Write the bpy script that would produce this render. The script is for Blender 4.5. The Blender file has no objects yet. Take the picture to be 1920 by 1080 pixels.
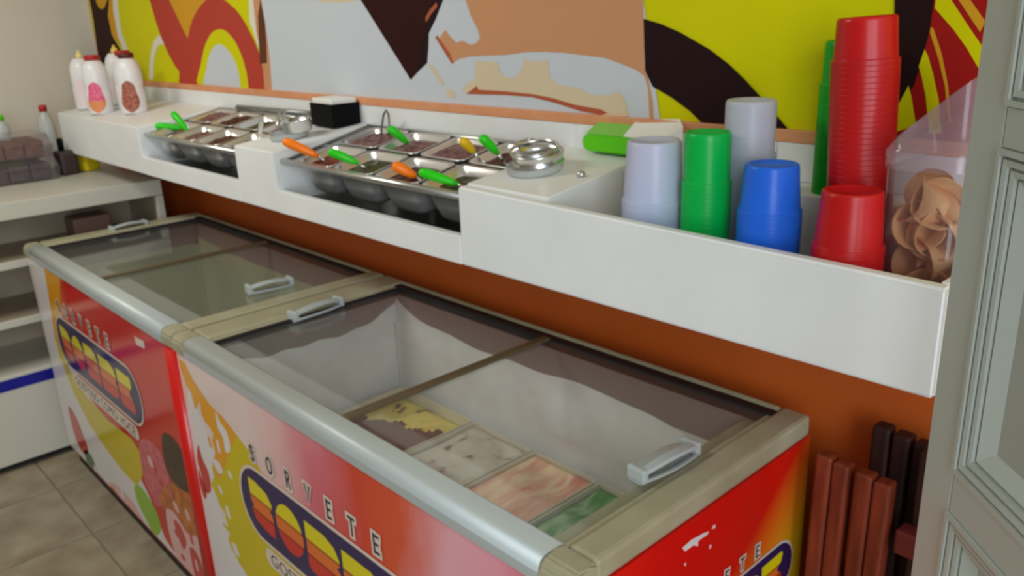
import bpy, bmesh, math, random
from mathutils import Vector, Matrix
random.seed(7)
C = bpy.context.scene.collection
SC = bpy.context.scene
PI = math.pi

# ---------------------------------------------------------------- camera, world, lights, exposure
F_PX = 1558.8
CAM = Vector((1.98096, -1.37898, 1.59538))
YAW, PITCH, ROLL = math.radians(47.4704), math.radians(18.2002), math.radians(-2.2823)
_d = Vector((-math.sin(YAW)*math.cos(PITCH), math.cos(YAW)*math.cos(PITCH), -math.sin(PITCH)))
_r = _d.cross(Vector((0, 0, 1))).normalized()
_u = _r.cross(_d)
R_ = _r*math.cos(ROLL) + _u*math.sin(ROLL)
U_ = -_r*math.sin(ROLL) + _u*math.cos(ROLL)
cam_data = bpy.data.cameras.new('camera')
cam = bpy.data.objects.new('camera', cam_data)
C.objects.link(cam)
cam.matrix_world = Matrix(((R_.x, U_.x, -_d.x, CAM.x), (R_.y, U_.y, -_d.y, CAM.y), (R_.z, U_.z, -_d.z, CAM.z), (0, 0, 0, 1)))
cam_data.sensor_width = 36
cam_data.lens = F_PX/1920*36
cam_data.clip_start = 0.02
cam_data.dof.use_dof = True          # the phone missed its focus: everything is slightly soft
cam_data.dof.focus_distance = 0.45
cam_data.dof.aperture_fstop = 18
SC.camera = cam

world = bpy.data.worlds.new('world')
SC.world = world
world.use_nodes = True
wn = world.node_tree.nodes['Background']
wn.inputs['Color'].default_value = (0.86, 0.93, 1.0, 1)
wn.inputs['Strength'].default_value = 0.9

def area(name, loc, target, sx, sy, power, col):
    l = bpy.data.lights.new(name, 'AREA')
    l.shape = 'RECTANGLE'; l.size = sx; l.size_y = sy; l.energy = power; l.color = col
    o = bpy.data.objects.new(name, l); C.objects.link(o)
    o.location = loc
    o.rotation_euler = (Vector(target)-Vector(loc)).to_track_quat('-Z', 'Y').to_euler()
    return o
area('doorway_daylight', (3.5, -2.2, 1.75), (0.9, -0.2, 1.1), 1.6, 2.0, 62, (0.87, 0.94, 1.0))
area('ceiling_tube_light', (-0.7, -1.6, 2.62), (-0.9, -1.2, 0), 1.3, 0.16, 27, (1.0, 0.97, 0.88))

SC.view_settings.view_transform = 'Standard'
SC.view_settings.look = 'None'
SC.view_settings.gamma = 1
SC.view_settings.use_curve_mapping = False
SC.view_settings.exposure = 0.0

def hit(u, v, ax, val):
    """point where the photograph's sight line through (u, v) meets the plane ax = val"""
    k = _d + R_*((u-960)/F_PX) - U_*((v-540)/F_PX)
    return CAM + k*((val-CAM[ax])/k[ax])

# ---------------------------------------------------------------- materials
def lin(c):
    f = lambda x: x/12.92 if x <= 0.04045 else ((x+0.055)/1.055)**2.4
    return (f(c[0]/255), f(c[1]/255), f(c[2]/255), 1)
MATS = {}
def mat(name, col, rough=0.5, metal=0.0, noise=None, bump=None, trans=0, alpha=1, spec=0.5, coat=0, sss=0, stretch=None, ior=1.45):
    m = bpy.data.materials.new(name); m.use_nodes = True
    nt = m.node_tree; b = nt.nodes['Principled BSDF']
    b.inputs['Base Color'].default_value = lin(col)
    b.inputs['Roughness'].default_value = rough
    b.inputs['Metallic'].default_value = metal
    b.inputs['Specular IOR Level'].default_value = spec
    b.inputs['Coat Weight'].default_value = coat
    b.inputs['Coat Roughness'].default_value = 0.08
    b.inputs['IOR'].default_value = ior
    b.inputs['Transmission Weight'].default_value = trans
    b.inputs['Alpha'].default_value = alpha
    if sss:
        b.inputs['Subsurface Weight'].default_value = sss
        b.inputs['Subsurface Scale'].default_value = 0.01
    if noise or bump:
        tc = nt.nodes.new('ShaderNodeTexCoord')
        mp = nt.nodes.new('ShaderNodeMapping')
        nt.links.new(tc.outputs['Object'], mp.inputs[0])
        if stretch: mp.inputs['Scale'].default_value = stretch
    if noise:
        n = nt.nodes.new('ShaderNodeTexNoise'); n.inputs['Scale'].default_value = noise[0]; n.inputs['Detail'].default_value = 5
        nt.links.new(mp.outputs[0], n.inputs[0])
        r = nt.nodes.new('ShaderNodeValToRGB')
        r.color_ramp.elements[0].position = 0.32; r.color_ramp.elements[0].color = lin(noise[1])
        r.color_ramp.elements[1].position = 0.68; r.color_ramp.elements[1].color = lin(col)
        nt.links.new(n.outputs[0], r.inputs[0]); nt.links.new(r.outputs[0], b.inputs['Base Color'])
    if bump:
        n2 = nt.nodes.new('ShaderNodeTexNoise'); n2.inputs['Scale'].default_value = bump[0]; n2.inputs['Detail'].default_value = 4
        nt.links.new(mp.outputs[0], n2.inputs[0])
        bp = nt.nodes.new('ShaderNodeBump'); bp.inputs['Strength'].default_value = bump[1]; bp.inputs['Distance'].default_value = 0.004
        nt.links.new(n2.outputs[0], bp.inputs['Height']); nt.links.new(bp.outputs[0], b.inputs['Normal'])
    MATS[name] = m
    return m
def glassmat(name, tint, ior=1.45, rough=0.0, haze=None, hazef=0.0):
    m = bpy.data.materials.new(name); m.use_nodes = True
    nt = m.node_tree; nt.nodes.clear()
    out = nt.nodes.new('ShaderNodeOutputMaterial')
    t = nt.nodes.new('ShaderNodeBsdfTransparent'); t.inputs[0].default_value = lin(tint)
    g = nt.nodes.new('ShaderNodeBsdfGlossy'); g.inputs['Roughness'].default_value = rough
    f = nt.nodes.new('ShaderNodeFresnel')
    ge = nt.nodes.new('ShaderNodeNewGeometry'); mi_ = nt.nodes.new('ShaderNodeMapRange')
    mi_.inputs[3].default_value = ior; mi_.inputs[4].default_value = 1/ior     # same reflection from both faces of a thin sheet
    nt.links.new(ge.outputs['Backfacing'], mi_.inputs[0]); nt.links.new(mi_.outputs[0], f.inputs[0])
    mx = nt.nodes.new('ShaderNodeMixShader')
    nt.links.new(f.outputs[0], mx.inputs[0]); nt.links.new(g.outputs[0], mx.inputs[2])
    if haze:
        d = nt.nodes.new('ShaderNodeBsdfDiffuse'); d.inputs[0].default_value = lin(haze)
        m2 = nt.nodes.new('ShaderNodeMixShader'); m2.inputs[0].default_value = hazef
        nt.links.new(t.outputs[0], m2.inputs[1]); nt.links.new(d.outputs[0], m2.inputs[2])
        nt.links.new(m2.outputs[0], mx.inputs[1])
    else:
        nt.links.new(t.outputs[0], mx.inputs[1])
    nt.links.new(mx.outputs[0], out.inputs[0])
    MATS[name] = m
    return m

white_paint = mat('white_paint', (238, 240, 239), 0.42, noise=(6, (231, 233, 231)), bump=(40, 0.06))
cream_wall = mat('cream_wall', (214, 208, 194), 0.75, noise=(2.5, (208, 201, 187)), bump=(60, 0.08))
orange_wall = mat('orange_wall', (196, 92, 26), 0.6, noise=(3, (188, 85, 24)), bump=(60, 0.1))
ceiling_m = mat('ceiling_paint', (205, 203, 196), 0.8, noise=(2, (198, 196, 190)))
front_m = mat('added_wall_paint', (160, 150, 135), 0.8, noise=(2, (150, 140, 126)))
tile_m = mat('stone_tile', (158, 148, 126), 0.38, noise=(7, (126, 114, 92)), bump=(12, 0.12))
grout_m = mat('tile_grout', (120, 112, 98), 0.9)
peach_m = mat('peach_edging', (226, 158, 112), 0.5, noise=(14, (214, 144, 98)))
dark_glass = mat('dark_glass_shelf', (22, 30, 28), 0.12)
steel = mat('steel', (226, 226, 226), 0.24, 1.0, bump=(20, 0.05))
steel_soft = mat('brushed_steel', (208, 210, 210), 0.33, 1.0)
alu = mat('aluminium', (190, 198, 197), 0.5, 0.25, noise=(9, (184, 192, 190)), stretch=(0.2, 6, 6))
plastic_rim = mat('aged_plastic', (172, 168, 142), 0.42, noise=(9, (156, 150, 120)), bump=(30, 0.05))
gasket = mat('black_rubber', (28, 24, 26), 0.6)
brown_bar = mat('brown_plastic_bar', (96, 82, 58), 0.45)
shaded_liner_m = mat('shaded_liner_grey', (150, 136, 134), 0.55)  # bare liner in shadow, the darkness put into its colour
liner_m = mat('white_liner', (236, 233, 228), 0.5, noise=(5, (228, 224, 218)))
liner_far = mat('greenish_liner', (184, 184, 160), 0.5, noise=(5, (172, 172, 146)))  # darker and greener than the near freezer's liner
frost_m = mat('frost', (246, 244, 246), 0.85, noise=(10, (234, 228, 230)), bump=(26, 0.5), sss=0.1)
handle_m = mat('grey_handle_plastic', (176, 184, 182), 0.35)
red_panel = mat('red_panel', (200, 22, 16), 0.3, coat=0.3)
black_base = mat('black_plinth', (30, 28, 28), 0.6)
pane_glass = glassmat('lid_glass', (252, 254, 252), 1.3, 0.02, (220, 218, 216), 0.03)
clear_plastic = glassmat('clear_plastic', (248, 246, 248), 1.4, 0.06, (210, 200, 205), 0.05)
jar_plastic = glassmat('jar_plastic', (252, 250, 252), 1.4, 0.08, (205, 190, 200), 0.05)
lid_plastic = glassmat('jar_lid_plastic', (246, 240, 244), 1.4, 0.08, (205, 190, 196), 0.14)
frosted_plastic = glassmat('frosted_plastic', (230, 235, 235), 1.35, 0.2, (225, 228, 226), 0.5)

def cup_mat(name, col, glow):
    m = mat(name, col, 0.3, sss=0.25)
    b = m.node_tree.nodes['Principled BSDF']
    tr = m.node_tree.nodes.new('ShaderNodeBsdfTranslucent'); tr.inputs[0].default_value = lin(col)
    mx = m.node_tree.nodes.new('ShaderNodeMixShader'); mx.inputs[0].default_value = glow
    m.node_tree.links.new(b.outputs[0], mx.inputs[1]); m.node_tree.links.new(tr.outputs[0], mx.inputs[2])
    m.node_tree.links.new(mx.outputs[0], m.node_tree.nodes['Material Output'].inputs[0])
    return m
cup_white = cup_mat('white_cup_plastic', (228, 228, 250), 0.35)
cup_clear = cup_mat('clear_cup_plastic', (226, 226, 236), 0.4)
cup_green = cup_mat('green_cup_plastic', (10, 212, 92), 0.3)
cup_green2 = cup_mat('bright_green_cup_plastic', (16, 206, 44), 0.3)
cup_blue = cup_mat('blue_cup_plastic', (46, 128, 255), 0.3)
cup_red = cup_mat('red_cup_plastic', (214, 26, 30), 0.2)
lime = mat('lime_plastic', (96, 208, 24), 0.35)
lime_pale = mat('pale_lime_plastic', (130, 205, 80), 0.4)
green_handle = mat('green_handle_plastic', (40, 205, 16), 0.35)
orange_handle = mat('orange_handle_plastic', (255, 128, 12), 0.35)
yellow_handle = mat('yellow_handle_plastic', (226, 182, 14), 0.35)
black_m = mat('black_plastic', (8, 8, 10), 0.6, spec=0.12)
paper = mat('napkin_paper', (242, 240, 232), 0.9, bump=(50, 0.2))
door_m = mat('door_paint', (188, 196, 190), 0.4, noise=(5, (180, 188, 180)), bump=(35, 0.06))
door_panel_m = mat('door_panel_paint', (176, 182, 176), 0.45, noise=(4, (168, 174, 166)))
wood_m = mat('red_brown_wood', (134, 54, 28), 0.5, noise=(10, (96, 36, 18)), stretch=(8, 8, 0.8))
dark_wood = mat('dark_wood', (54, 24, 20), 0.55, noise=(10, (34, 15, 14)), stretch=(8, 8, 0.8))
fridge_white = mat('fridge_white', (200, 197, 184), 0.35)
fridge_inside = mat('fridge_interior', (178, 164, 142), 0.6, noise=(6, (160, 146, 124)))
blue_stripe = mat('blue_stripe', (14, 18, 140), 0.35)
bottle_m = mat('bottle_plastic', (232, 230, 232), 0.3, sss=0.2)
wafer_m = mat('wafer', (242, 200, 146), 0.75, noise=(14, (222, 166, 106)), bump=(60, 0.5))
yellow_pack = mat('yellow_packet', (206, 184, 14), 0.4)
peach_pack = mat('peach_packet', (226, 150, 120), 0.35)

# ---------------------------------------------------------------- mesh helpers
def bm_new(): return bmesh.new()
def box(bm, x0, x1, y0, y1, z0, z1, bev=0.0, mi=0, seg=2):
    r = bmesh.ops.create_cube(bm, size=1)
    vs = r['verts']
    for v in vs:
        v.co = Vector(((x0+x1)/2 + v.co.x*(x1-x0), (y0+y1)/2 + v.co.y*(y1-y0), (z0+z1)/2 + v.co.z*(z1-z0)))
    es = list({e for v in vs for e in v.link_edges})
    fs = {f for v in vs for f in v.link_faces}
    if bev > 0:
        rr = bmesh.ops.bevel(bm, geom=es, offset=bev, segments=seg, affect='EDGES', profile=0.5)
        fs |= set(rr['faces'])
    for f in fs:
        if f.is_valid: f.material_index = mi
def prism(bm, pts2, plane, a, b, mi=0):
    """closed outline extruded; plane 'xz' (depth y a..b), 'yz' (depth x), 'xy' (depth z)"""
    def P(p, t):
        return {'xz': (p[0], t, p[1]), 'yz': (t, p[0], p[1]), 'xy': (p[0], p[1], t)}[plane]
    A = [bm.verts.new(P(p, a)) for p in pts2]; B = [bm.verts.new(P(p, b)) for p in pts2]
    n = len(pts2)
    fs = [bm.faces.new(A), bm.faces.new(B[::-1])]
    for i in range(n): fs.append(bm.faces.new((A[i], B[i], B[(i+1) % n], A[(i+1) % n])))
    for f in fs: f.material_index = mi
def lathe(bm, prof, seg=32, center=(0, 0, 0), closed=False, mi=0):
    rings = []
    for r, z in prof:
        if r < 1e-6: rings.append([bm.verts.new((center[0], center[1], center[2]+z))])
        else: rings.append([bm.verts.new((center[0]+r*math.cos(2*PI*i/seg), center[1]+r*math.sin(2*PI*i/seg), center[2]+z)) for i in range(seg)])
    prs = list(zip(rings[:-1], rings[1:]))
    if closed: prs.append((rings[-1], rings[0]))
    for a, b in prs:
        for i in range(seg):
            j = (i+1) % seg
            if len(a) == 1 and len(b) == 1: continue
            if len(a) == 1: f = bm.faces.new((a[0], b[j], b[i]))
            elif len(b) == 1: f = bm.faces.new((a[i], a[j], b[0]))
            else: f = bm.faces.new((a[i], a[j], b[j], b[i]))
            f.material_index = mi; f.smooth = True
def tube(bm, pts, rad, seg=10, mi=0):
    pts = [Vector(p) for p in pts]; n = len(pts)
    rads = rad if isinstance(rad, (list, tuple)) else [rad]*n
    rings = []; up = None
    for i, p in enumerate(pts):
        t = (pts[min(i+1, n-1)] - pts[max(i-1, 0)]).normalized()
        if up is None: up = Vector((0, 0, 1)) if abs(t.z) < 0.9 else Vector((1, 0, 0))
        s = t.cross(up).normalized(); up = s.cross(t).normalized()
        rings.append([bm.verts.new(p + (s*math.cos(2*PI*k/seg) + up*math.sin(2*PI*k/seg))*rads[i]) for k in range(seg)])
    for a, b in zip(rings[:-1], rings[1:]):
        for k in range(seg):
            f = bm.faces.new((a[k], a[(k+1) % seg], b[(k+1) % seg], b[k])); f.smooth = True; f.material_index = mi
    for e in (rings[0][::-1], rings[-1]):
        f = bm.faces.new(e); f.material_index = mi
def rrect(w, d, r, n=4):
    pts = []
    for cx, cy, a0 in ((w/2-r, d/2-r, 0), (-w/2+r, d/2-r, 90), (-w/2+r, -d/2+r, 180), (w/2-r, -d/2+r, 270)):
        for k in range(n+1):
            a = math.radians(a0 + 90*k/n); pts.append((cx+r*math.cos(a), cy+r*math.sin(a)))
    return pts
def loft(bm, loops, cap0=True, cap1=True, smooth=False, closed=False):
    rings = [[bm.verts.new(p) for p in L] for L in loops]; n = len(rings[0])
    prs = list(zip(rings[:-1], rings[1:]))
    if closed: prs.append((rings[-1], rings[0])); cap0 = cap1 = False
    for a, b in prs:
        for i in range(n):
            f = bm.faces.new((a[i], a[(i+1) % n], b[(i+1) % n], b[i])); f.smooth = smooth
    if cap0: bm.faces.new(rings[0][::-1])
    if cap1: bm.faces.new(rings[-1])
def smooth_pts(pts, n=5, closed=True):
    out = []; m = len(pts)
    rng = range(m) if closed else range(m-1)
    for i in rng:
        if closed: p0, p1, p2, p3 = pts[(i-1) % m], pts[i], pts[(i+1) % m], pts[(i+2) % m]
        else: p0, p1, p2, p3 = pts[max(i-1, 0)], pts[i], pts[i+1], pts[min(i+2, m-1)]
        for k in range(n):
            t = k/n
            out.append(tuple(0.5*((2*p1[j]) + (-p0[j]+p2[j])*t + (2*p0[j]-5*p1[j]+4*p2[j]-p3[j])*t*t + (-p0[j]+3*p1[j]-3*p2[j]+p3[j])*t**3) for j in range(2)))
    if not closed: out.append(tuple(pts[-1]))
    return out
def obj(name, bm, m, parent=None, loc=None, rot=None, kind=None, smooth=False):
    me = bpy.data.meshes.new(name)
    bmesh.ops.recalc_face_normals(bm, faces=bm.faces)
    bm.to_mesh(me); bm.free()
    for x in (m if isinstance(m, (list, tuple)) else [m]): me.materials.append(x)
    if smooth:
        for p in me.polygons: p.use_smooth = True
    o = bpy.data.objects.new(name, me); C.objects.link(o)
    if loc is not None: o.location = loc
    if rot is not None: o.rotation_euler = rot
    if parent: o.parent = parent
    if kind: o['kind'] = kind
    return o
def tag(o, label, cat, group=None, kind=None):
    o['label'] = label; o['category'] = cat
    if group: o['group'] = group
    if kind: o['kind'] = kind
    return o
def thing(name, label, cat, loc=(0, 0, 0), rot=(0, 0, 0), group=None):
    o = bpy.data.objects.new(name, None); C.objects.link(o)
    o.empty_display_size = 0.05
    o.location = loc; o.rotation_euler = rot
    return tag(o, label, cat, group)
def dup(root, loc=None, label=None):
    r = root.copy(); C.objects.link(r)
    if loc is not None: r.location = loc
    if label: r['label'] = label
    for ch in list(root.children):
        c = ch.copy(); C.objects.link(c); c.parent = r
        for g in ch.children:
            d = g.copy(); C.objects.link(d); d.parent = c
    return r
def bx(name, m, parent, *a, bev=0.0, loc=None, rot=None):
    bm = bm_new(); box(bm, *a, bev=bev); return obj(name, bm, m, parent, loc, rot)
def struct(o): o['kind'] = 'structure'; return o

XL = -2.383     # left wall
CF = 0.3343     # counter front plane y = -CF
FF = 0.7009     # freezer front plane y = -FF
GB = 0.06       # freezer back plane y = -GB

# ---------------------------------------------------------------- room
struct(bx('wall_back', orange_wall, None, XL, 2.9, 0.0, 0.12, 0, 2.7))
struct(bx('wall_left', cream_wall, None, XL-0.12, XL, -3.3, 0.12, 0, 2.7))
struct(bx('added_front_wall', front_m, None, XL-0.12, 2.9, -3.42, -3.3, 0, 2.7))  # unseen wall, added to darken the left of the room
struct(bx('ceiling', ceiling_m, None, XL-0.12, 2.9, -3.42, 0.12, 2.7, 2.8))
floor = struct(bx('floor', grout_m, None, XL-0.12, 3.6, -3.42, 0.12, -0.06, -0.004))
tbm = bm_new(); box(tbm, 0.003, 0.402, 0.003, 0.402, -0.012, 0.0, bev=0.002, seg=1)
first = obj('floor_tile', tbm, tile_m, floor, (XL, -0.405, 0))
for i in range(15):
    for j in range(8):
        if i == 0 and j == 0: continue
        t = first.copy(); C.objects.link(t); t.parent = floor
        t.location = (XL+i*0.405, -0.405-j*0.405, random.uniform(-0.0006, 0.0006))
# peach edging strip on the wall
struct(bx('trim_1', peach_m, None, -2.02, 1.9, -0.014, 0.0, 1.3613, 1.3835, bev=0.002))

# ---------------------------------------------------------------- wall mural (flat printed vinyl)
P_YEL = mat('print_yellow', (212, 208, 0), 0.6, spec=0.15)
P_BRN = mat('print_dark_brown', (48, 14, 12), 0.6, spec=0.15)
P_BLK = mat('print_black_brown', (36, 16, 18), 0.6, spec=0.15)
P_RED = mat('print_brick_red', (184, 66, 50), 0.6, spec=0.15)
P_OCH = mat('print_ochre', (212, 156, 36), 0.6, spec=0.15)
P_WHT = mat('print_pale_grey', (202, 208, 214), 0.6, spec=0.15)
P_PCH = mat('print_peach', (204, 148, 106), 0.6, spec=0.15)
P_TAN = mat('print_tan', (216, 198, 166), 0.6, spec=0.15)
P_RST = mat('print_rust', (178, 92, 62), 0.6, spec=0.15)
P_DRD = mat('print_deep_red', (160, 26, 22), 0.6, spec=0.15)
P_CHO = mat('print_chocolate', (98, 56, 36), 0.6, spec=0.15)
P_CRM = mat('print_cream', (226, 222, 206), 0.6, spec=0.15)
MUR = [P_YEL, P_BRN, P_BLK, P_RED, P_OCH, P_WHT, P_PCH, P_TAN, P_RST, P_DRD, P_CHO, P_CRM]
mb = bm_new()
box(mb, -2.372, 2.4, -0.0012, 0.0, 1.37, 2.62, mi=0)
lay = [0]
def W(pts, mi, sm=False, n=5):
    lay[0] += 1
    if sm: pts = smooth_pts(pts, n)
    y = -0.0014 - lay[0]*0.00012
    vs = []
    last = None
    for u, v in pts:
        p = hit(u, v, 1, 0.0)
        if v < -35: p = hit(u, -60, 1, 0.0); p.z += 0.6 + (-60-v)*0.002     # the print goes on up the wall
        q = Vector((p.x, y, min(max(p.z, 1.372), 2.60)))
        if last is not None and (q-last).length < 0.0008: continue
        last = q; vs.append(mb.verts.new(q))
    f = mb.faces.new(vs); f.material_index = mi
W([(150, -60), (206, -60), (207, 0), (207, 45), (213, 70), (228, 95), (242, 122), (189, 160), (184, 100), (176, 40), (165, -20)], 1)
W([(177, -20), (183, 8), (191, 17), (199, 8), (203, -20)], 4, True)
W([(207, -20), (214, -20), (218, 20), (226, 60), (240, 98), (228, 88), (211, 66), (203, 30)], 4)
W([(211, -30), (222, -30), (222, 15), (229, 60), (245, 105), (236, 104), (222, 70), (213, 20)], 11)
W([(305, -60), (318, 0), (335, 40), (353, 72), (361, 44), (376, 14), (392, 0), (420, -60)], 4)
# white arc with yellow inside
W([(281, 145), (283, 105), (289, 78), (300, 66), (310, 70), (312, 84), (301, 83), (293, 96), (289, 120), (288, 146)], 11, True, 3)
# brick red strokes and arch
W([(262, -60), (275, -20), (283, 6), (293, 40), (303, 70), (316, 100), (329, 124), (337, 134), (337, 160), (378, 160), (377, 144), (377, 128), (379, 110), (382, 94), (386, 82), (392, 71), (400, 62), (410, 56), (420, 57), (430, 63),
   (438, 73), (446, 87), (452, 100), (457, 115), (461, 131), (465, 148), (468, 166), (497, 168), (496, 148), (494, 130), (490, 110), (484, 92), (476, 72), (466, 53), (459, 40), (451, 28), (442, 17), (432, 8), (424, 1), (415, -4), (406, -7), (397, -6), (388, -1), (379, 8), (372, 17), (366, 28), (361, 39), (357, 52), (353, 72), (344, 55), (330, 25), (316, -5), (300, -60)], 3)
W([(376, 165), (378, 120), (385, 88), (396, 64), (411, 55), (427, 60), (444, 82), (456, 110), (464, 140), (467, 168), (467, 168)], 0, True, 3)
W([(387, 165), (388, 130), (393, 105), (402, 88), (413, 83), (425, 90), (438, 108), (447, 130), (453, 168), (453, 168)], 5, True, 3)
# pale sweep between arch and cone
W([(467, -60), (468, 0), (469, 40), (480, 70), (492, 110), (500, 168), (560, 170), (560, -60)], 11)
W([(478, -60), (476, 0), (482, 60), (492, 105), (498, 168), (512, 168), (508, 110), (500, 50), (491, 0), (486, -60)], 6)
W([(490, -4), (485, 30), (487, 90), (489, 120), (502, 118), (501, 80), (498, 35), (493, 5)], 10)
W([(484, -60), (491, 0), (500, 50), (507, 105), (512, 172), (700, 215), (960, 240), (1240, 250), (1208, 0), (1206, -60)], 5)
W([(590, -60), (592, 0), (610, 4), (640, 5), (668, 2), (680, -10), (690, -60)], 7)
# hanging dark cone
W([(650, -60), (678, 0), (772, 150), (787, 133), (803, 118), (805, 92), (806, 62), (818, 38), (833, 0), (845, -60)], 1)
W([(792, -30), (812, 8), (802, 28), (798, 60), (790, 80), (783, 118), (778, 140), (787, 133), (803, 118), (805, 92), (806, 62), (818, 38), (833, 0), (838, -30)], 2)
W([(820, 4), (808, 18), (800, 32), (801, 42), (809, 28), (822, 12)], 8)
# peach field
W([(858, -60), (875, 0), (884, 28), (898, 56), (902, 72), (896, 80), (884, 84), (869, 76), (857, 80), (846, 68), (837, 56), (829, 66), (826, 76), (838, 96), (852, 117), (864, 110), (880, 106),
   (915, 104), (950, 103), (985, 98), (1020, 97), (1060, 99), (1100, 104), (1135, 108), (1165, 119), (1195, 131), (1210, 142), (1217, 165), (1220, 225), (1228, 235), (1226, 190), (1218, 150), (1210, 120), (1209, 40), (1208, 0), (1206, -60)], 6)
W([(818, 70), (822, 66), (846, 100), (853, 120), (848, 118)], 8)
# tan brush marks and rust stroke
W([(893, 114), (935, 116), (939, 132), (950, 146), (968, 145), (980, 130), (985, 110), (1008, 116), (1030, 112), (1033, 145), (1050, 158), (1088, 165), (1112, 178), (1140, 178), (1165, 172), (1175, 190), (1182, 218), (1140, 217),
   (1080, 198), (1030, 184), (980, 178), (930, 177), (880, 176), (868, 170), (880, 155), (893, 148)], 7)
W([(876, 176), (893, 163), (896, 160), (900, 168), (950, 171), (1000, 176), (1040, 184), (1080, 196), (1130, 205), (1142, 212), (1128, 215), (1090, 208), (1040, 192), (1000, 182), (950, 178), (900, 177)], 8)
W([(838, 165), (852, 170), (856, 184), (845, 183)], 7)
W([(806, 122), (812, 120), (836, 158), (830, 160)], 7)
# dark band right of the peach field
W([(1209, 35), (1240, 44), (1277, 60), (1334, 93), (1370, 121), (1400, 150), (1445, 200), (1490, 256), (1345, 256), (1319, 231), (1296, 208), (1262, 183), (1226, 162), (1212, 132)], 2)
# band behind the tall cup stack and red field
W([(1684, -60), (1680, 0), (1679, 60), (1675, 120), (1660, 240), (1688, 205), (1716, 160), (1732, 110), (1745, 60), (1754, 0), (1756, -60)], 2)
W([(1756, -60), (1754, 0), (1745, 60), (1732, 110), (1716, 160), (1700, 182), (1678, 206), (1670, 250), (1760, 300), (1990, 420), (1990, -60)], 9)
W([(1756, -40), (1755, 15), (1790, 55), (1815, 90), (1850, 150), (1860, 110), (1822, 55), (1786, 0), (1770, -40)], 0)
W([(1736, 92), (1742, 104), (1751, 135), (1762, 185), (1768, 250), (1745, 250), (1738, 180), (1731, 145), (1725, 124)], 0)
W([(1706, 160), (1711, 180), (1720, 235), (1670, 250), (1672, 215), (1690, 190)], 0)
W([(1748, 50), (1753, 54), (1768, 100), (1780, 160), (1786, 230), (1781, 230), (1774, 160), (1762, 110), (1746, 60)], 4)
W([(1795, -60), (1800, 0), (1840, 60), (1850, 40), (1815, -10), (1812, -60)], 4)
mural = obj('wall_mural', mb, MUR)
tag(mural, 'large yellow, peach and brown printed mural with a dark hanging cone above the white counter', 'mural')

# ---------------------------------------------------------------- white counter
ZT, ZB, ZL, ZK = 1.2704, 1.1055, 1.1669, 1.312
def top_z(y, z0=ZT): return z0 + (ZK-z0)*(y+CF)/CF
counter = thing('wall_counter', 'long white painted counter on the wall above the freezers', 'counter', (0, 0, 1.1))
counter_loc = Vector((0, 0, 1.1))
def cpart(name, bm, m, kind=None):
    for v in bm.verts: v.co -= counter_loc
    return obj(name, bm, m, counter)
XE, X1, X2A, X2, XS, XT, XR = -1.982, -1.0568, -0.3106, -0.0823, 0.6906, 0.925, 1.632
def wedge(name, xa, xb, m=white_paint, cut=0.0):
    bm = bm_new()
    prism(bm, [(-CF+cut, ZB), (0.0, ZB), (0.0, ZK), (-CF+cut, top_z(-CF+cut))], 'yz', xa, xb)
    bmesh.ops.bevel(bm, geom=[e for e in bm.edges], offset=0.003, segments=2, affect='EDGES')
    return cpart(name, bm, m)
wedge('solid_block', XE, X1)
wedge('solid_block', X2A, X2)
wedge('solid_block', XS+0.0005, XT, cut=0.0225)
for xa, xb in ((X1, X2A), (X2, XS)):
    bm = bm_new(); box(bm, xa, xb, -CF, -CF+0.02, ZB, ZL, bev=0.002); cpart('low_front_board', bm, white_paint)
    bm = bm_new(); box(bm, xa, xb, -CF+0.02, -0.012, ZB, ZB+0.02); cpart('bottom_board', bm, white_paint)
    bm = bm_new(); box(bm, xa, xb, -0.012, 0.0, ZB, 1.2595); cpart('back_board', bm, white_paint)
    bm = bm_new(); box(bm, xa+0.002, xb-0.002, -CF+0.022, -0.014, ZB+0.0205, ZB+0.03); cpart('dark_glass_shelf', bm, dark_glass)
# right tray: tall front board, floor, end board, back ledge
bm = bm_new()
prism(bm, [(XS+0.0005, ZB), (XR, ZB-0.001), (XR, 1.2545), (XS+0.0005, 1.2704)], 'xz', -CF-0.0005, -CF+0.022)
bmesh.ops.bevel(bm, geom=list(bm.edges), offset=0.004, segments=3, affect='EDGES')
cpart('tall_front_board', bm, white_paint)
bm = bm_new(); box(bm, XT, XR-0.015, -CF+0.022, -0.1, ZB, ZB+0.025); cpart('tray_floor', bm, white_paint)
bm = bm_new(); box(bm, XR-0.015, XR, -CF+0.022, 0.0, ZB, 1.256, bev=0.002); cpart('end_board', bm, white_paint)
bm = bm_new(); box(bm, XT, XR-0.015, -0.1, 0.0, ZB, 1.293, bev=0.003); cpart('back_ledge', bm, white_paint)
# backsplash panels with seams
xs = [-2.02, -1.55, -0.86, -0.1, 0.72, 1.21, 1.63]
for a, b in zip(xs[:-1], xs[1:]):
    bm = bm_new(); box(bm, a+0.0008, b-0.0008, -0.012, 0.0, 1.26 if a < 0.7 else 1.2935, 1.361, bev=0.001); cpart('backsplash_panel', bm, white_paint)

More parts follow.
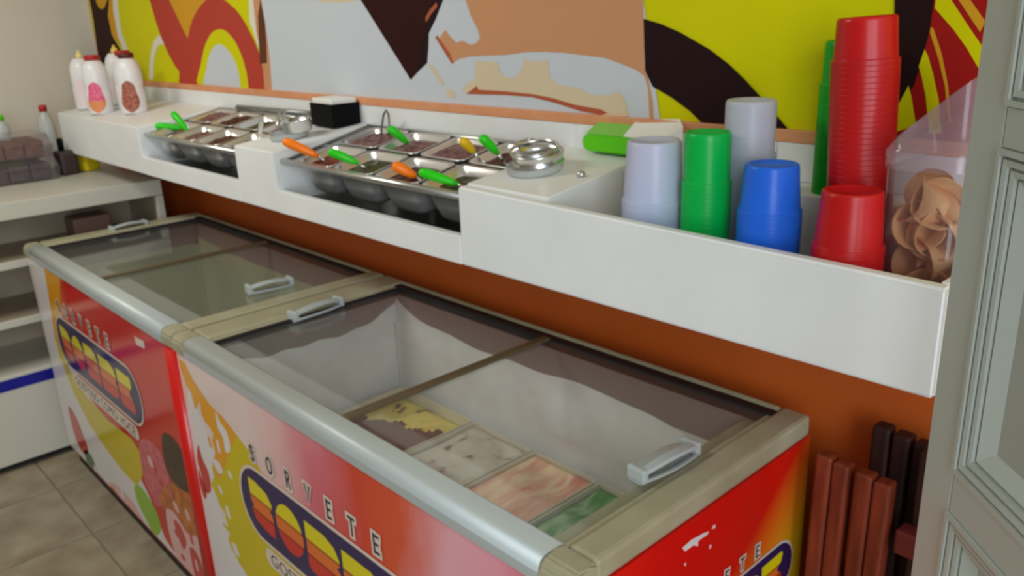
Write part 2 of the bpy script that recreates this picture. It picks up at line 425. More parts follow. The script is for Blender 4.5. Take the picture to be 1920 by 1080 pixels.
# ---------------------------------------------------------------- topping racks and pans
ANG = math.atan(0.225)
def tz(y): return 1.243 + (y+0.31)*0.225
mauve = mat('mauve_candy', (150, 112, 112), 0.35, noise=(70, (92, 58, 56)), bump=(90, 0.8))
redbrown = mat('red_brown_jelly', (136, 48, 32), 0.3, noise=(50, (92, 34, 24)), bump=(60, 0.6))
choco_fill = mat('chocolate_bits', (96, 56, 44), 0.4, noise=(80, (56, 30, 26)), bump=(90, 0.9))
olive_reflection = mat('olive_reflection_bits', (86, 88, 48), 0.4, noise=(80, (50, 52, 26)), bump=(90, 0.8))  # a green reflection in the pans, put into the filling's colour
pan_bm = bm_new()
def pan_loops(w, d, h):
    t = 0.0012
    L = []
    for (ww, dd, z, r) in ((w+0.012, d+0.012, 0.0, .02), (w+0.012, d+0.012, -0.003, .02), (w, d, -0.004, .022), (w-0.012, d-0.008, -h*0.55, .024), (w-0.024, d-0.018, -h*0.86, .028), (w-0.046, d-0.040, -h, .026),
                          (w-0.048, d-0.042, -h+t, .025), (w-0.027, d-0.021, -h*0.85, .027), (w-0.015, d-0.011, -h*0.55, .023), (w-0.004, d-0.004, -0.002, .020)):
        L.append([(x, y, z) for x, y in rrect(ww, dd, r, 4)])
    return L
PW, PD, PH = 0.156, 0.118, 0.092
loft(pan_bm, pan_loops(PW, PD, PH), cap0=False, cap1=False)
n = 20
# close the base between outer and inner bottom loops and the rim
pan_bm.verts.ensure_lookup_table()
Lv = [pan_bm.verts[i*n:(i+1)*n] for i in range(10)]
pan_bm.faces.new(Lv[5][::-1]) if False else None
# outer bottom cap (loop 5) and inner bottom cap (loop 6): remove the joining band first
band = [f for f in pan_bm.faces if all(v in Lv[5] or v in Lv[6] for v in f.verts)]
bmesh.ops.delete(pan_bm, geom=band, context='FACES_ONLY')
pan_bm.faces.new(Lv[5]); pan_bm.faces.new(Lv[6])
for i in range(n): pan_bm.faces.new((Lv[0][i], Lv[0][(i+1) % n], Lv[9][(i+1) % n], Lv[9][i]))
pan_m = mat('pan_steel', (232, 230, 228), 0.28, 0.85)
pan0 = obj('topping_pan', pan_bm, pan_m, None, smooth=True)
def filling(seed, level, m, name, lab):
    rr = random.Random(seed); bm = bm_new(); w, d = PW-0.012, PD-0.012; nx, ny = 14, 11
    g = {}
    for i in range(nx):
        for j in range(ny):
            x = -w/2+w*i/(nx-1); y = -d/2+d*j/(ny-1)
            edge = i in (0, nx-1) or j in (0, ny-1)
            z = level + (0 if edge else rr.uniform(-0.004, 0.006)) + 0.01*math.exp(-((x/0.04)**2+(y/0.035)**2))
            # keep inside the rounded corners
            fx = abs(x)-(w/2-0.02); fy = abs(y)-(d/2-0.02)
            if fx > 0 and fy > 0:
                L = math.hypot(fx, fy)
                if L > 0.02: s = 0.02/L; x = math.copysign(w/2-0.02+fx*s, x); y = math.copysign(d/2-0.02+fy*s, y)
            g[i, j] = bm.verts.new((x, y, z))
    for i in range(nx-1):
        for j in range(ny-1): bm.faces.new((g[i, j], g[i+1, j], g[i+1, j+1], g[i, j+1]))
    bd = [e for e in bm.edges if e.is_boundary]
    r = bmesh.ops.extrude_edge_only(bm, edges=bd)
    for v in r['geom']:
        if isinstance(v, bmesh.types.BMVert): v.co.z = -PH*0.6; v.co.x *= 0.90; v.co.y *= 0.92
    bmesh.ops.holes_fill(bm, edges=[e for e in bm.edges if e.is_boundary], sides=0)
    o = obj(name, bm, m, smooth=True)
    return tag(o, lab, 'topping', kind='stuff')
def rack(xa, xb, where):
    r = thing('topping_rack', 'brushed steel topping rack framing the %s recess of the white counter' % where, 'rack', ((xa+xb)/2, -0.17, tz(-0.17)), (ANG, 0, 0))
    w = xb-xa-0.012; d = 0.287
    bm = bm_new(); tube(bm, [(-w/2, -d/2, 0), (w/2, -d/2, 0)], 0.0085, 12); obj('front_rail', bm, steel_soft, r)
    bm = bm_new(); tube(bm, [(-w/2, d/2, 0), (w/2, d/2, 0)], 0.006, 12); obj('back_rail', bm, steel_soft, r)
    for s in (-1, 1):
        bm = bm_new(); box(bm, s*w/2-0.003, s*w/2+0.003, -d/2, d/2, -0.006, 0.004, bev=0.001); obj('side_rail', bm, steel_soft, r)
    bm = bm_new(); box(bm, -w/2, w/2, -0.004, 0.004, -0.010, -0.005, bev=0.001); obj('divider', bm, steel_soft, r)
rack(X1, X2A, 'farther'); rack(X2, XS, 'nearer')
pan_specs = []
for xc in (0.058, 0.237, 0.418, 0.600):
    for row in (0, 1): pan_specs.append((xc, row, 'nearer'))
for xc in (-0.955, -0.775, -0.595, -0.412):
    for row in (0, 1): pan_specs.append((xc, row, 'farther'))
fills = {('nearer', 0, 0): (redbrown, -0.020), ('nearer', 1, 0): (olive_reflection, -0.020), ('nearer', 2, 0): (choco_fill, -0.020), ('nearer', 3, 0): (olive_reflection, -0.022),
         ('nearer', 0, 1): (mauve, -0.012), ('nearer', 1, 1): (mauve, -0.018), ('nearer', 2, 1): (mauve, -0.012), ('nearer', 3, 1): (choco_fill, -0.02),
         ('farther', 0, 0): (mauve, -0.024), ('farther', 1, 0): (mauve, -0.018), ('farther', 2, 0): (choco_fill, -0.02), ('farther', 3, 0): (choco_fill, -0.018),
         ('farther', 0, 1): (mauve, -0.01), ('farther', 1, 1): (choco_fill, -0.012), ('farther', 2, 1): (olive_reflection, -0.02), ('farther', 3, 1): (mauve, -0.014)}
ordn = ('leftmost', 'second from the left', 'third from the left', 'rightmost')
what = {mauve: 'mauve', redbrown: 'red brown', choco_fill: 'chocolate brown', olive_reflection: 'olive-reflecting'}
for k, (xc, row, wh) in enumerate(pan_specs):
    i = k//2 % 4
    y = -0.17 + (-0.0705 if row == 0 else 0.0705)*math.cos(ANG)
    loc = Vector((xc, y, tz(y)+0.0035))
    p = pan0 if k == 0 else pan0.copy()
    if k: C.objects.link(p)
    p.location = loc; p.rotation_euler = (ANG, 0, 0)
    rowt = 'front' if row == 0 else 'back'
    tag(p, 'steel topping pan, %s in the %s row of the %s rack' % (ordn[i], rowt, wh), 'pan', 'steel topping pans in the counter racks')
    m, lev = fills[(wh, i, row)]
    f = filling(100+k, lev, m, 'topping', 'heap of %s topping in the %s pan of the %s row, %s rack' % (what[m], ordn[i], rowt, wh))
    f.location = loc; f.rotation_euler = (ANG, 0, 0)

# scoops: coloured handle rising over the rim, steel bowl in the pan
def scoop(a, b, m, lab, thick=0.011):
    a = Vector(a); b = Vector(b); ax = (b-a); L = ax.length
    q = ax.to_track_quat('X', 'Z')
    t = thing('topping_scoop', lab, 'scoop', a, group='coloured topping scoops on the racks')
    t.rotation_mode = 'QUATERNION'; t.rotation_quaternion = q
    bm = bm_new()
    tube(bm, [(0, 0, 0), (0.004, 0, 0), (L*0.2, 0, 0.001), (L*0.55, 0, 0.001), (L*0.85, 0, 0), (L, 0, 0)], [thick*0.5, thick*0.85, thick*1.05, thick, thick*0.75, thick*0.4], 12)
    obj('handle', bm, m, t, smooth=True)
    bm = bm_new()
    tube(bm, [(L, 0, 0), (L+0.012, 0, -0.003), (L+0.022, 0, -0.006)], [0.004, 0.0035, 0.004], 8)
    loops = []
    for f in range(5):
        ang = f/4*PI/2*0.98; rr = math.cos(ang)
        loops.append([(L+0.036+0.017*rr*math.cos(s*PI/6), 0.012*rr*math.sin(s*PI/6), -0.004-0.008*math.sin(ang)) for s in range(12)])
    loft(bm, loops, cap0=False, cap1=True, smooth=True)
    obj('bowl', bm, steel, t)
    return t
def S(u0, v0, y0, u1, v1, y1, m, lab, th=0.011):
    scoop(hit(u0, v0, 1, y0), hit(u1, v1, 1, y1), m, lab, th)
S(531, 264, -.325, 597, 293, -.262, orange_handle, 'scoop with an orange handle at the left front corner of the nearer rack', 0.0125)
S(616, 284, -.32, 672, 306, -.268, green_handle, 'scoop with a green handle, right of the leftmost orange one on the nearer rack')
S(728, 239, -.13, 765, 268, -.085, green_handle, 'scoop with a green handle beside the upright wire loop at the back')
S(736, 309, -.30, 780, 331, -.26, orange_handle, 'scoop with an orange handle in the front middle of the nearer rack', 0.0125)
S(786, 322, -.31, 858, 345, -.262, green_handle, 'scoop with a green handle lying across the right front corner of the nearer rack')
S(864, 262, -.20, 890, 286, -.165, yellow_handle, 'scoop with a yellow handle near the steel rings')
S(901, 256, -.18, 934, 288, -.14, green_handle, 'scoop with a green handle just right of the yellow one')
S(323, 211, -.235, 352, 246, -.215, green_handle, 'scoop with a green handle standing steeply in the farther rack', 0.012)
S(291, 236, -.27, 345, 241, -.19, green_handle, 'scoop with a green handle lying flat at the left end of the farther rack', 0.012)

# ---------------------------------------------------------------- chest freezers
ZTOP, ZP = 0.88, 0.8378
FW = 1.3405
def gradient_front(name, stops, fade, seed=0.0, red_at=None):
    """printed front: colours running along x with smeared edges"""
    m = bpy.data.materials.new(name); m.use_nodes = True
    nt = m.node_tree; b = nt.nodes['Principled BSDF']
    b.inputs['Roughness'].default_value = 0.16
    tc = nt.nodes.new('ShaderNodeTexCoord'); sep = nt.nodes.new('ShaderNodeSeparateXYZ')
    nt.links.new(tc.outputs['Object'], sep.inputs[0])
    mp = nt.nodes.new('ShaderNodeMapping'); mp.inputs['Scale'].default_value = (7, 1, 3.2); mp.inputs['Location'].default_value = (seed, 0, 0)
    nz = nt.nodes.new('ShaderNodeTexNoise'); nz.inputs['Scale'].default_value = 1.0; nz.inputs['Detail'].default_value = 6
    nt.links.new(tc.outputs['Object'], mp.inputs[0]); nt.links.new(mp.outputs[0], nz.inputs[0])
    a = nt.nodes.new('ShaderNodeMath'); a.operation = 'MULTIPLY_ADD'; a.inputs[1].default_value = fade[0]
    nt.links.new(nz.outputs[0], a.inputs[0]); nt.links.new(sep.outputs[0], a.inputs[2])
    a2 = nt.nodes.new('ShaderNodeMath'); a2.operation = 'MULTIPLY_ADD'; a2.inputs[1].default_value = fade[1]
    nt.links.new(sep.outputs[2], a2.inputs[0]); nt.links.new(a.outputs[0], a2.inputs[2])
    r = nt.nodes.new('ShaderNodeValToRGB')
    while len(r.color_ramp.elements) < len(stops): r.color_ramp.elements.new(0.5)
    for e, (p, c) in zip(r.color_ramp.elements, stops): e.position = p; e.color = lin(c)
    mr = nt.nodes.new('ShaderNodeMapRange'); mr.inputs[1].default_value = fade[2]; mr.inputs[2].default_value = fade[3]
    nt.links.new(a2.outputs[0], mr.inputs[0]); nt.links.new(mr.outputs[0], r.inputs[0]); nt.links.new(r.outputs[0], b.inputs['Base Color'])
    return m
near_front = gradient_front('near_freezer_print', [(0.0, (226, 206, 196)), (0.26, (228, 206, 200)), (0.40, (226, 178, 178)), (0.50, (214, 110, 124)), (0.62, (208, 66, 44)), (0.72, (214, 84, 50)), (0.80, (226, 164, 172)), (0.90, (226, 150, 166)), (1.0, (206, 24, 18))],
                            (0.22, -0.12, -0.02, 1.34))
far_front = gradient_front('far_freezer_print', [(0.0, (222, 210, 206)), (0.10, (222, 208, 200)), (0.24, (214, 130, 90)), (0.34, (200, 40, 26)), (0.7, (196, 22, 16)), (1.0, (206, 60, 44))],
                           (0.12, -0.05, 0.0, 1.34), 3.0)
side_m = bpy.data.materials.new('side_print'); side_m.use_nodes = True
nt = side_m.node_tree; b = nt.nodes['Principled BSDF']; b.inputs['Roughness'].default_value = 0.22
tc = nt.nodes.new('ShaderNodeTexCoord'); sep = nt.nodes.new('ShaderNodeSeparateXYZ'); nt.links.new(tc.outputs['Object'], sep.inputs[0])
ma = nt.nodes.new('ShaderNodeMath'); ma.operation = 'MULTIPLY_ADD'; ma.inputs[1].default_value = -1.25
nt.links.new(sep.outputs[2], ma.inputs[0]); nt.links.new(sep.outputs[1], ma.inputs[2])
mr = nt.nodes.new('ShaderNodeMapRange'); mr.inputs[1].default_value = -1.35; mr.inputs[2].default_value = -0.86
nt.links.new(ma.outputs[0], mr.inputs[0])
r = nt.nodes.new('ShaderNodeValToRGB')
while len(r.color_ramp.elements) < 4: r.color_ramp.elements.new(0.5)
for e, (p, c) in zip(r.color_ramp.elements, [(0.0, (214, 20, 14)), (0.42, (212, 28, 14)), (0.72, (222, 124, 26)), (1.0, (222, 176, 14))]): e.position = p; e.color = lin(c)
nt.links.new(mr.outputs[0], r.inputs[0]); nt.links.new(r.outputs[0], b.inputs['Base Color'])
NAVY = mat('print_navy', (44, 30, 82), 0.2)
OUTL = mat('print_logo_outline', (222, 206, 190), 0.25)
INK = mat('print_ink', (50, 42, 60), 0.25)
PY = mat('print_splash_yellow', (206, 186, 6), 0.2)
PO = mat('print_splash_orange', (226, 158, 30), 0.2)
PW_ = mat('print_white', (224, 220, 220), 0.2)
PR = mat('print_strawberry', (196, 60, 56), 0.2)
PP = mat('print_pink_scoop', (214, 110, 122), 0.2, noise=(40, (190, 74, 84)))
PD_ = mat('print_chocolate_scoop', (72, 46, 40), 0.2, noise=(40, (44, 26, 22)))
PWF = mat('print_waffle', (206, 120, 50), 0.2, noise=(30, (160, 76, 30)))
PG = mat('print_lime', (140, 186, 50), 0.2)
PDG = mat('print_leaf', (60, 110, 66), 0.2)
PLP = mat('print_pale_pink', (226, 178, 176), 0.2)
letter_m = bpy.data.materials.new('print_logo_letters'); letter_m.use_nodes = True
nt = letter_m.node_tree; b = nt.nodes['Principled BSDF']; b.inputs['Roughness'].default_value = 0.2
tc = nt.nodes.new('ShaderNodeTexCoord'); sep = nt.nodes.new('ShaderNodeSeparateXYZ'); nt.links.new(tc.outputs['Object'], sep.inputs[0])
mr = nt.nodes.new('ShaderNodeMapRange'); mr.inputs[1].default_value = -0.060; mr.inputs[2].default_value = 0.060
nt.links.new(sep.outputs[2], mr.inputs[0])
r = nt.nodes.new('ShaderNodeValToRGB'); r.color_ramp.interpolation = 'CONSTANT'
cs = [(0.0, (206, 46, 34)), (0.30, (150, 30, 24)), (0.35, (224, 110, 40)), (0.60, (160, 84, 24)), (0.65, (222, 206, 14))]
while len(r.color_ramp.elements) < len(cs): r.color_ramp.elements.new(0.5)
for e, (p, c) in zip(r.color_ramp.elements, cs): e.position = p; e.color = lin(c)
nt.links.new(mr.outputs[0], r.inputs[0]); nt.links.new(r.outputs[0], b.inputs['Base Color'])

def text_bm(bm, txt, size, off, M, xs=1.0, mi=0, thick=0.0):
    cu = bpy.data.curves.new('t', 'FONT'); cu.body = txt; cu.size = size; cu.offset = off
    cu.align_x = 'CENTER'; cu.align_y = 'CENTER'; cu.resolution_u = 4
    o = bpy.data.objects.new('t', cu); C.objects.link(o)
    me = bpy.data.meshes.new_from_object(o.evaluated_get(bpy.context.evaluated_depsgraph_get()))
    n0 = len(bm.verts); nf0 = len(bm.faces); bm.from_mesh(me); bm.faces.ensure_lookup_table(); bm.verts.ensure_lookup_table()
    new = bm.verts[n0:]
    cx = (min(v.co.x for v in new)+max(v.co.x for v in new))/2; cy = (min(v.co.y for v in new)+max(v.co.y for v in new))/2
    for v in new: v.co = M @ Vector(((v.co.x-cx)*xs, v.co.y-cy, 0))
    for f in bm.faces[nf0:]: f.material_index = mi
    bpy.data.objects.remove(o); bpy.data.curves.remove(cu); bpy.data.meshes.remove(me)

def pill(bm, cx, cz, w, h, y, mi, face='front'):
    pts = [(cx+a, cz+b_) for a, b_ in rrect(w, h, h/2*0.96, 8)]
    f = bm.faces.new([bm.verts.new(p) for p in [(x, y, z) for x, z in pts]]); f.material_index = mi

def logo(parent, M, s, slogan=True):
    """badge in local x (along) z (up) with y = 0 on the panel; M places it"""
    bm = bm_new(); pill(bm, 0, 0, 0.80*s, 0.196*s, -0.0010, 0); pill(bm, 0, 0, 0.784*s, 0.180*s, -0.0013, 1)
    for v in bm.verts: v.co = M @ v.co
    badge = obj('logo_badge', bm, [OUTL, NAVY], parent)
    rot = Matrix.Rotation(PI/2, 4, 'X')
    shp = {'S': [(0, 1), (.35, 1), (.8, .92), (1, .74), (.98, .62), (.86, .57), (.98, .5), (1, .3), (.98, 0), (.55, .02), (.15, .10), (0, .32), (.12, .42), (0, .52)],
           'O': [(.5+.5*math.cos(a*PI/14), .5+.5*math.sin(a*PI/14)) for a in range(28)],
           'R': [(0, 1), (.6, 1), (.88, .90), (1, .70), (1, .58), (.90, .52), (1, .44), (1, .05), (.93, 0), (.1, 0), (0, .08)],
           'B': [(0, 1), (.68, 1), (.92, .88), (1, .68), (.97, .56), (.90, .51), (1, .42), (1, .2), (.9, .06), (.65, 0), (0, 0)],
           'E': [(0, 1), (.95, 1), (1, .9), (.95, .70), (.78, .58), (.78, .46), (1, .32), (1, .08), (.9, 0), (.1, 0), (0, .1)]}
    wds = [0.105, 0.12, 0.13, 0.15, 0.12]; x = -0.345
    for ch, w in zip('SORBE', wds):
        bm = bm_new()
        bm.faces.new([bm.verts.new((x+w*a, -0.0017/s, -0.060+0.120*b_)) for a, b_ in shp[ch]])
        x += w+0.013
        o = obj('logo_letter', bm, letter_m, badge); o.matrix_local = M @ Matrix.Diagonal((s, s, s, 1))
    arc = lambda cx, cz, rx, rz, a0, a1, n=10: [(cx+rx*math.cos(math.radians(a0+(a1-a0)*k/n)), cz+rz*math.sin(math.radians(a0+(a1-a0)*k/n))) for k in range(n+1)]
    STK = {'S': [arc(.30, .76, .24, .22, 40, 270)+arc(.30, .27, .26, .25, 90, -140)], 'O': [arc(.38, .5, .38, .48, 90, 450, 20)], 'R': [[(.05, 0), (.05, 1)], [(.05, .97)]+arc(.25, .74, .24, .23, 90, -90)+[(.05, .51)], [(.25, .51), (.52, 0)]],
           'V': [[(0, 1), (.28, 0), (.56, 1)]], 'E': [[(.05, 0), (.05, 1)], [(.05, .97), (.5, .97)], [(.05, .51), (.42, .51)], [(.05, .03), (.5, .03)]], 'T': [[(0, .97), (.6, .97)], [(.30, .97), (.30, 0)]]}
    def stroke(bm, ch, x, z, hgt, wd, y, mi):
        wmid = max(p[0] for st in STK[ch] for p in st)/2
        for si, st in enumerate(STK[ch]):
            P = [Vector((x+(a-wmid)*hgt*0.8, z+(c-.5)*hgt)) for a, c in st]; yy = y-si*0.00003; L = []
            for i, p in enumerate(P):
                t = (P[min(i+1, len(P)-1)]-P[max(i-1, 0)]).normalized(); nn = Vector((-t.y, t.x))*wd/2
                e = Vector((0, 0)) if ch == 'O' else (t*wd/2 if i == len(P)-1 else (-t*wd/2 if i == 0 else Vector((0, 0))))
                if ch == 'O' and i in (0, len(P)-1): nn = Vector((0, -wd/2))
                L.append((bm.verts.new((p.x+nn.x+e.x, yy, p.y+nn.y+e.y)), bm.verts.new((p.x-nn.x+e.x, yy, p.y-nn.y+e.y))))
            for q0, q1 in zip(L[:-1], L[1:]):
                f = bm.faces.new((q0[0], q1[0], q1[1], q0[1])); f.material_index = mi
    for i, ch in enumerate('SORVETE'):
        xx = -0.305+i*0.0808
        bm = bm_new(); stroke(bm, ch, xx, 0.135, 0.038, 0.019, -0.0011/s, 0); stroke(bm, ch, xx, 0.135, 0.038, 0.0065, -0.0015/s, 1)
        for v in bm.verts: v.co = M @ (v.co*s)
        obj('heading_letter', bm, [OUTL, INK], badge)
    if slogan:
        bm = bm_new(); pill(bm, 0, -0.131, 0.62, 0.050, -0.0009/s, 0)
        text_bm(bm, 'GOSTOSO COMO VOCE', 0.045, 0.0, Matrix.Translation((0.0, -0.0013/s, -0.131)) @ rot, xs=1.15, mi=1)
        for v in bm.verts: v.co = M @ (v.co*s)
        obj('slogan', bm, [OUTL, INK], badge, kind='stuff')

def handle(parent, a, b, name='lid_handle'):
    """grey bridge handle from a to b on the glass"""
    a = Vector(a); b = Vector(b); L = (b-a).length; th = math.atan2(b.y-a.y, b.x-a.x)
    h = obj(name, bm_new(), handle_m, parent, a, (0, 0, th))
    bm = bm_new()
    box(bm, 0.0, L, -0.014, 0.014, 0, 0.003, bev=0.001)
    for x in (0.006, L-0.006): box(bm, x-0.007, x+0.007, -0.020, 0.019, 0.0025, 0.027, bev=0.004)
    loops = []
    for i in range(11):
        t = i/10; k = math.sin(PI*t); z = 0.021+0.008*k; w = 0.019+0.006*k
        loops.append([(L*t, -w, z-0.003), (L*t, -w+0.002, z+0.002), (L*t, -w*0.3, z+0.003), (L*t, w*0.75, z-0.005), (L*t, w*0.75, z-0.008), (L*t, -w*0.3, z-0.001)])
    loft(bm, loops, smooth=False)
    loops = []
    for i in range(11):
        t = i/10; k = math.sin(PI*t); w = 0.019+0.007*k
        loops.append([(L*t, -w, 0.010), (L*t, -w+0.005, 0.010), (L*t, -w+0.005, 0.005), (L*t, -w, 0.005)])
    loft(bm, loops, smooth=False)
    bm.to_mesh(h.data); bm.free(); h.data.materials.clear(); h.data.materials.append(handle_m)
    return h

def freezer(x0, near):
    lab = ('chest freezer with sliding glass lid full of ice cream tubs, nearest the door' if near else 'chest freezer with sliding glass lid at the far end, red front, almost empty')
    t = thing('chest_freezer', lab, 'freezer', (x0, 0, 0), group='glass lid chest freezers under the counter')
    w = FW if near else FW-0.012
    gl, gr, gb, gf = 0.107, 1.272, 0.092, 0.657
    if not near: gl, gr = 0.085, 1.255
    fm = near_front if near else far_front
    # body panels
    fp = bx('front_panel', fm, t, 0.0, w, -FF, -FF+0.03, 0.07, ZP, bev=0.004)
    bx('left_side_panel', red_panel, t, 0.0, 0.03, -FF+0.0305, -GB, 0.07, ZP)
    sp = bx('right_side_panel', side_m if near else red_panel, t, w-0.03, w, -FF+0.0305, -GB, 0.07, ZP)
    bx('back_panel', liner_m, t, 0.031, w-0.031, -GB-0.02, -GB, 0.07, ZP)
    bx('plinth', black_base, t, 0.02, w-0.02, -FF+0.02, -GB-0.01, 0.0, 0.069)
    if not near:      # rounded red corner strip
        bm = bm_new(); tube(bm, [(w-0.018, -FF+0.006, 0.07), (w-0.018, -FF+0.006, ZP)], 0.024, 20); obj('corner_strip', bm, red_panel, t)
    # liner cavity: four walls and a floor, open on top
    bm = bm_new()
    xi0, xi1, yi0, yi1, zf = gl-0.01, gr-0.04, -gf+0.02, -gb-0.012, 0.30
    A = [(xi0, yi0), (xi1, yi0), (xi1, yi1), (xi0, yi1)]
    top = [bm.verts.new((x, y, 0.7745)) for x, y in A]; bot = [bm.verts.new((x, y, zf)) for x, y in A]
    for i in range(4): bm.faces.new((top[i], top[(i+1) % 4], bot[(i+1) % 4], bot[i]))
    bm.faces.new(bot)
    es = [e for e in bm.edges if abs(e.verts[0].co.z-e.verts[1].co.z) > 0.1]
    bmesh.ops.bevel(bm, geom=es, offset=0.02, segments=4, affect='EDGES')
    lo = obj('liner', bm, liner_m if near else liner_far, t)
    # bare liner above the frost, its shade put into a grey band
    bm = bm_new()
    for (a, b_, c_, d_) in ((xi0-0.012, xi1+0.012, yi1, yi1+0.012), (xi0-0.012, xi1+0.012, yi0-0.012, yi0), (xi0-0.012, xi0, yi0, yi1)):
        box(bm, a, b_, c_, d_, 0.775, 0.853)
    obj('shaded_liner_band', bm, shaded_liner_m, t)
    bx('right_collar', plastic_rim, t, xi1, gr+0.0115, yi0, yi1, 0.775, 0.8530)
    # frost creeping up the walls, thin shell with a wavy top
    rr = random.Random(3 if near else 5)
    def frost_wall(p0, p1, nrm, base, amp, tk, zlo, ridge=0.0, long=False):
        bm = bm_new(); N = 48; rows = 10; p0 = Vector(p0); p1 = Vector(p1); nrm = Vector(nrm); g = []
        ph = rr.uniform(0, 6)
        for i in range(N+1):
            s = i/N; pos = p0.lerp(p1, s)
            zt = (base + 0.048*math.exp(-s*16) - 0.03*max(0, s-0.7)/0.3 if long else base + amp*(abs(2*s-1)**2.2)) + 0.006*math.sin(9*s+ph) + 0.003*math.sin(31*s+ph)
            col = []
            for j in range(rows+1):
                u = j/rows; z = zlo + (zt-zlo)*u
                th = tk*(0.5+0.5*math.sin(PI*min(1, u*1.05)))+0.002+0.0015*math.sin(17*s+5*u)+rr.uniform(-0.0008, 0.0008)
                if ridge: th += ridge*min(1, max(0, s-0.42)/0.2)*math.exp(-((u-0.80-0.04*math.sin(11*s))/0.035)**2)
                if j == rows: th = 0.0005
                col.append(bm.verts.new(pos + nrm*th + Vector((0, 0, z))))
            g.append(col)
        for i in range(N):
            for j in range(rows): f = bm.faces.new((g[i][j], g[i+1][j], g[i+1][j+1], g[i][j+1])); f.smooth = True
        o = obj('frost', bm, frost_m if near else liner_far, t); o['kind'] = 'stuff'
    if near:
        frost_wall((xi0+0.002, yi1, 0), (xi1-0.002, yi1, 0), (0, -1, 0), 0.786, 0.05, 0.016, zf, 0.042, True)
        frost_wall((xi0, yi0+0.002, 0), (xi0, yi1-0.002, 0), (1, 0, 0), 0.780, 0.045, 0.010, zf)
        frost_wall((xi1, yi0+0.002, 0), (xi1, yi1-0.002, 0), (-1, 0, 0), 0.80, 0.02, 0.015, zf)
    else:
        frost_wall((xi0+0.002, yi1, 0), (xi1-0.002, yi1, 0), (0, -1, 0), 0.77, 0.04, 0.008, zf)
        frost_wall((xi1, yi0+0.002, 0), (xi1, yi1-0.002, 0), (-1, 0, 0), 0.79, 0.02, 0.010, zf)
    # top frame: side rims with steps, corners, back rim, aluminium front rail
    def rim(name, xa, xb, ya, yb, m, zt=ZTOP, bev=0.008):
        return bx(name, m, t, xa, xb, ya, yb, ZP+0.0006, zt, bev=bev)
    xl1 = gl-0.012; xr0 = gr+0.012
    rim('left_rim', 0.001, xl1, -FF+0.047, -GB-0.001, plastic_rim)
    rim('right_rim', xr0, w-0.001, -FF+0.047, -GB-0.001, plastic_rim)
    rim('back_rim', xl1+0.0005, xr0-0.0005, -gb+0.012, -GB-0.001, plastic_rim)
    bm = bm_new()
    pr = [(-FF+0.047, ZP), (-FF+0.047, ZTOP-0.001), (-FF+0.030, ZTOP+0.0005), (-FF+0.012, ZTOP+0.0005), (-FF+0.003, ZTOP-0.003), (-FF-0.003, ZTOP-0.012), (-FF-0.0045, ZTOP-0.024), (-FF-0.004, ZP)]
    curve = smooth_pts(pr[1:7], 5, closed=False)
    prs = [pr[0]] + curve + [pr[7]]
    prism(bm, prs, 'yz', 0.0625, w-0.0635)
    for f in bm.faces:
        if len(f.verts) == 4 and max(v.co.z for v in f.verts)-min(v.co.z for v in f.verts) < 0.012: f.smooth = True
    obj('front_rail', bm, alu, t)
    for xa, xb, nm in ((-0.003, 0.062, 'rail_corner'), (w-0.063, w+0.003, 'rail_corner')):
        bm = bm_new(); prism(bm, [(y+(0.0 if y > -FF+0.02 else -0.002), z) for y, z in pr], 'yz', xa, xb)
        bmesh.ops.bevel(bm, geom=list(bm.edges), offset=0.004, segments=2, affect='EDGES')
        obj(nm, bm, plastic_rim, t)
    # inner lip the glass slides in + ledge steps on the sides
    for xa, xb in ((xl1, gl), (gr, xr0)):
        bx('slide_track', plastic_rim, t, xa+0.0004, xb, -FF+0.0475, -gb+0.0115, ZP+0.016, ZTOP-0.006, bev=0.002)
    bx('back_gasket', gasket, t, xl1+0.001, xr0-0.001, -gb-0.012, -gb+0.0115, 0.8535, ZTOP-0.003, bev=0.002)
    bx('left_gasket', gasket, t, gl+0.0005, gl+0.012, -gf+0.010, -gb-0.013, 0.8535, ZTOP-0.006, bev=0.001)
    # two panes, one above the other
    xm = 0.708 if near else 0.68
    glass = [bx('glass_pane', pane_glass, t, gl+0.013, xm, -gf+0.002, -gb-0.0125, 0.8645, 0.8675), bx('glass_pane', pane_glass, t, xm-0.012, gr-0.001, -gf+0.002, -gb-0.0125, 0.8705, 0.8735)]
    bx('centre_bar', brown_bar, t, xm-0.014, xm+0.008, -gf+0.003, -gb-0.0130, 0.8738, 0.8815, bev=0.002)
    if near:
        a = hit(547, 603, 2, 0.868); b_ = hit(638, 572, 2, 0.868); handle(glass[0], a-Vector((x0, 0, 0)), b_-Vector((x0, 0, 0)))
        a = hit(1190, 905, 2, 0.874); b_ = hit(1298, 848, 2, 0.874); handle(glass[1], a-Vector((x0, 0, 0)), b_-Vector((x0, 0, 0)))
    else:
        a = hit(208, 438, 2, 0.868); b_ = hit(275, 424, 2, 0.868); handle(glass[0], a-Vector((x0, 0, 0)), b_-Vector((x0, 0, 0)))
        a = hit(464, 552, 2, 0.874); b_ = hit(548, 534, 2, 0.874); handle(glass[1], a-Vector((x0, 0, 0)), b_-Vector((x0, 0, 0)))
    # printed artwork
    def G(bm, pts, k, mi, sm=True):
        if sm: pts = smooth_pts(pts, 4)
        vs = []
        for u, v in pts:
            p = hit(u, v, 1, -FF); vs.append(bm.verts.new((min(max(p.x-x0, 0.004), w-0.004), -FF-0.0002-k*0.00009, max(p.z, 0.08))))
        f = bm.faces.new(vs); f.material_index = mi
    bm = bm_new()
